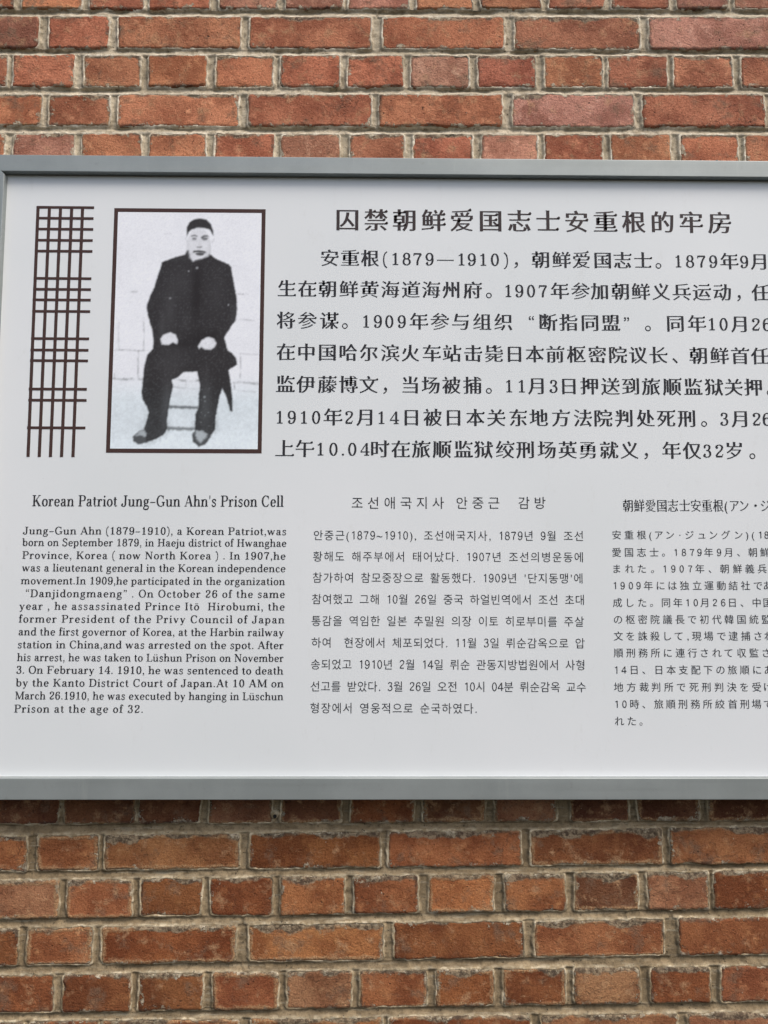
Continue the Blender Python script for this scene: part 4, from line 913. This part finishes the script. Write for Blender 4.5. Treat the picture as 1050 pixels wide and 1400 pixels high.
xs = np.linspace(IX0, IX1, int((IX1 - IX0) / st_)); zs = np.linspace(IZ0, IZ1, int((IZ1 - IZ0) / st_))
X, Z = np.meshgrid(xs, zs); v01 = (Z - IZ0) / (IZ1 - IZ0)
N1 = vnoise(X, Z, 3.5, 3, 2); N2 = vnoise(X, Z, 40, 9, 3); N3 = vnoise(X, Z, 1.6, 17)
g = .91 - .035 * N2 - .02 * N1
floor_ = sstep(365, 300, Z); g = g - floor_ * (.06 + .07 * N1 + .05 * N2 + .05 * N3) + sstep(262, 235, Z) * .04
def lay(shape, val, soft=1.2, rag=.6, amt=1.0, grow=0.0):
    global g
    d = poly_sdf(X + rag * N3, Z + rag * N1, PORTRAIT_SHAPES[shape]) - grow
    g = g + (val - g) * (1 - sstep(-soft, soft, d)) * amt
for P, w, s_ in PORTRAIT_LINES:
    d = line_d(X + 1.0 * N1, Z + 1.0 * N3, P); g = g * (1 - s_ * .8 * (1 - sstep(w * .2, w * 1.5, d)) * np.clip(.55 + .8 * vnoise(X, Z, 9, 41, 2), .1, 1))
# soft shade on the ground round the seat and boots
d = poly_sdf(X, Z, PORTRAIT_SHAPES['coat']); g = g * (1 - .28 * sstep(12, 0, d) * sstep(300, 260, Z) * (.6 + .5 * N1))
lay('rung', .10, 1.6, 1.5, .85); lay('rung2', .12, 2.0, 1.8, .8)
lay('shoe', .10, 1.2, .8); lay('shoe2', .09, 1.2, .8)
lay('coat', .030, 1.0, .7)
coat = (poly_sdf(X, Z, PORTRAIT_SHAPES['coat']) < -2) & (poly_sdf(X, Z, PORTRAIT_SHAPES['hand']) > 1.5) & (poly_sdf(X, Z, PORTRAIT_SHAPES['hand2']) > 1.5)
g = np.where(coat, g + .012 * (N3 > .25) + .012 * sstep(0, 1, N2) + .035 * sstep(340, 240, Z) * (N1 * .5 + .5) + .02 * (N3 > .72), g)
lay('toe', .55, 2.0, 1.6, .85); lay('toe2', .6, 2.0, 1.6, .8)
for n_ in ('hand', 'hand2'): lay(n_, .84, .9, .5)
lay('hair', .035, .9, .4)
g = g * (1 - .35 * sstep(10, 3, np.hypot((X + 324.5), (Z - 558.5) * 2.2)) * .0)
for bx, bz, br in ((-316.5, 546.5, 1.9), (-362.1, 491.3, 1.6), (-331, 540.5, 1.0), (-298, 315.5, 1.8), (-297, 308, 1.3), (-260, 480, .9)): g = g + (.7 - g) * (1 - sstep(br * .6, br * 1.5, np.hypot(X - bx, Z - bz)))
fl = sstep(.80, .93, N3) * (np.abs(X + 296) < 7) * (Z < 332) * (Z > 262); g = g + .4 * fl * coat
# modelling of the face, coat and hands in soft greys
def blob(x, z, rx, rz, amt, val, lim=None):
    global g
    w = np.exp(-(((X - x) / rx) ** 2 + ((Z - z) / rz) ** 2)) * amt
    if lim is not None: w = w * lim
    g = g + (val - g) * w
face = sstep(.05, -.05, np.hypot((X + 314.5) / 21.5, (Z - 580) / 41) - 1) * (~coat)
for q in ((-335, 584, 3.5, 20, .28, .5), (-293, 584, 4.0, 20, .38, .42), (-322, 597, 6, 2.4, .3, .3), (-304, 597, 6, 2.4, .38, .26), (-312.5, 588, 2.5, 10, .22, .45), (-313, 555, 12, 2.5, .3, .4), (-313, 585, 60, 120, .30, .55), (-318, 544, 12, 5, .35, .42), (-296, 562, 6, 9, .4, .42), (-332, 562, 5, 9, .35, .45), (-314, 612, 16, 5, .15, .6), (-328, 572, 5, 7, .14, .5), (-300, 572, 5, 7, .2, .45)): blob(*q, face)
for q in ((-345, 520, 22, 26, .75, .050), (-362, 470, 10, 40, .8, .060), (-280, 500, 14, 44, .55, .048), (-316, 500, 9, 60, .9, .016), (-352, 380, 20, 30, .5, .062), (-362, 300, 10, 44, .9, .085), (-296, 300, 9, 44, .8, .085), (-300, 420, 30, 14, .8, .014), (-340, 410, 20, 8, .6, .016), (-375, 440, 6, 30, .7, .066), (-250, 455, 7, 30, .6, .06)): blob(*q, coat)
for n_, v_, a_, gr_ in (('browl', .16, .9, .5), ('browr', .12, .95, .6), ('eyel', .12, .8, .2), ('eyer', .10, .85, .3), ('nose', .18, .85, .2), ('mouth', .03, 1, .6), ('lip', .06, .95, .6)): lay(n_, v_, .8, .2, a_, gr_)
for n_ in ('hand', 'hand2'):
    dd = poly_sdf(X, Z, PORTRAIT_SHAPES[n_]); g = np.where(dd < 0, g * (1 - .18 * sstep(-3, 0, dd) - .07 * (N1 > .2)), g)
ks = np.array([.25, .5, .25])
for _ in range(1):
    g = ks[0] * np.roll(g, 1, 0) + ks[1] * g + ks[2] * np.roll(g, -1, 0); g = ks[0] * np.roll(g, 1, 1) + ks[1] * g + ks[2] * np.roll(g, -1, 1)
g = g * (1 + .045 * N3 + .035 * vnoise(X, Z, 1.3, 31)) + .006 * (N3 > .5)
g = np.clip(g, .02, .95)
warm = sstep(.25, .0, g)
cool = np.stack([g * (.97 - .07 * floor_) + .006 * warm, g * (.985 + .0 * floor_) + .001, g * 1.045, np.ones_like(g)], -1); cool = np.clip(cool, 0, .97)
nz, nx = X.shape; idx = np.arange(nx * nz).reshape(nz, nx)
F = np.stack([idx[:-1, :-1], idx[:-1, 1:], idx[1:, 1:], idx[1:, :-1]], -1).reshape(-1, 4)
mesh_obj('portrait_print', np.stack([X.ravel() * MM, np.full(X.size, PY - .00025), Z.ravel() * MM + BASE], -1), F, M_PHOTO, por, (-.331, PY, BASE + .436), False, {'ink': cool.reshape(-1, 4)})
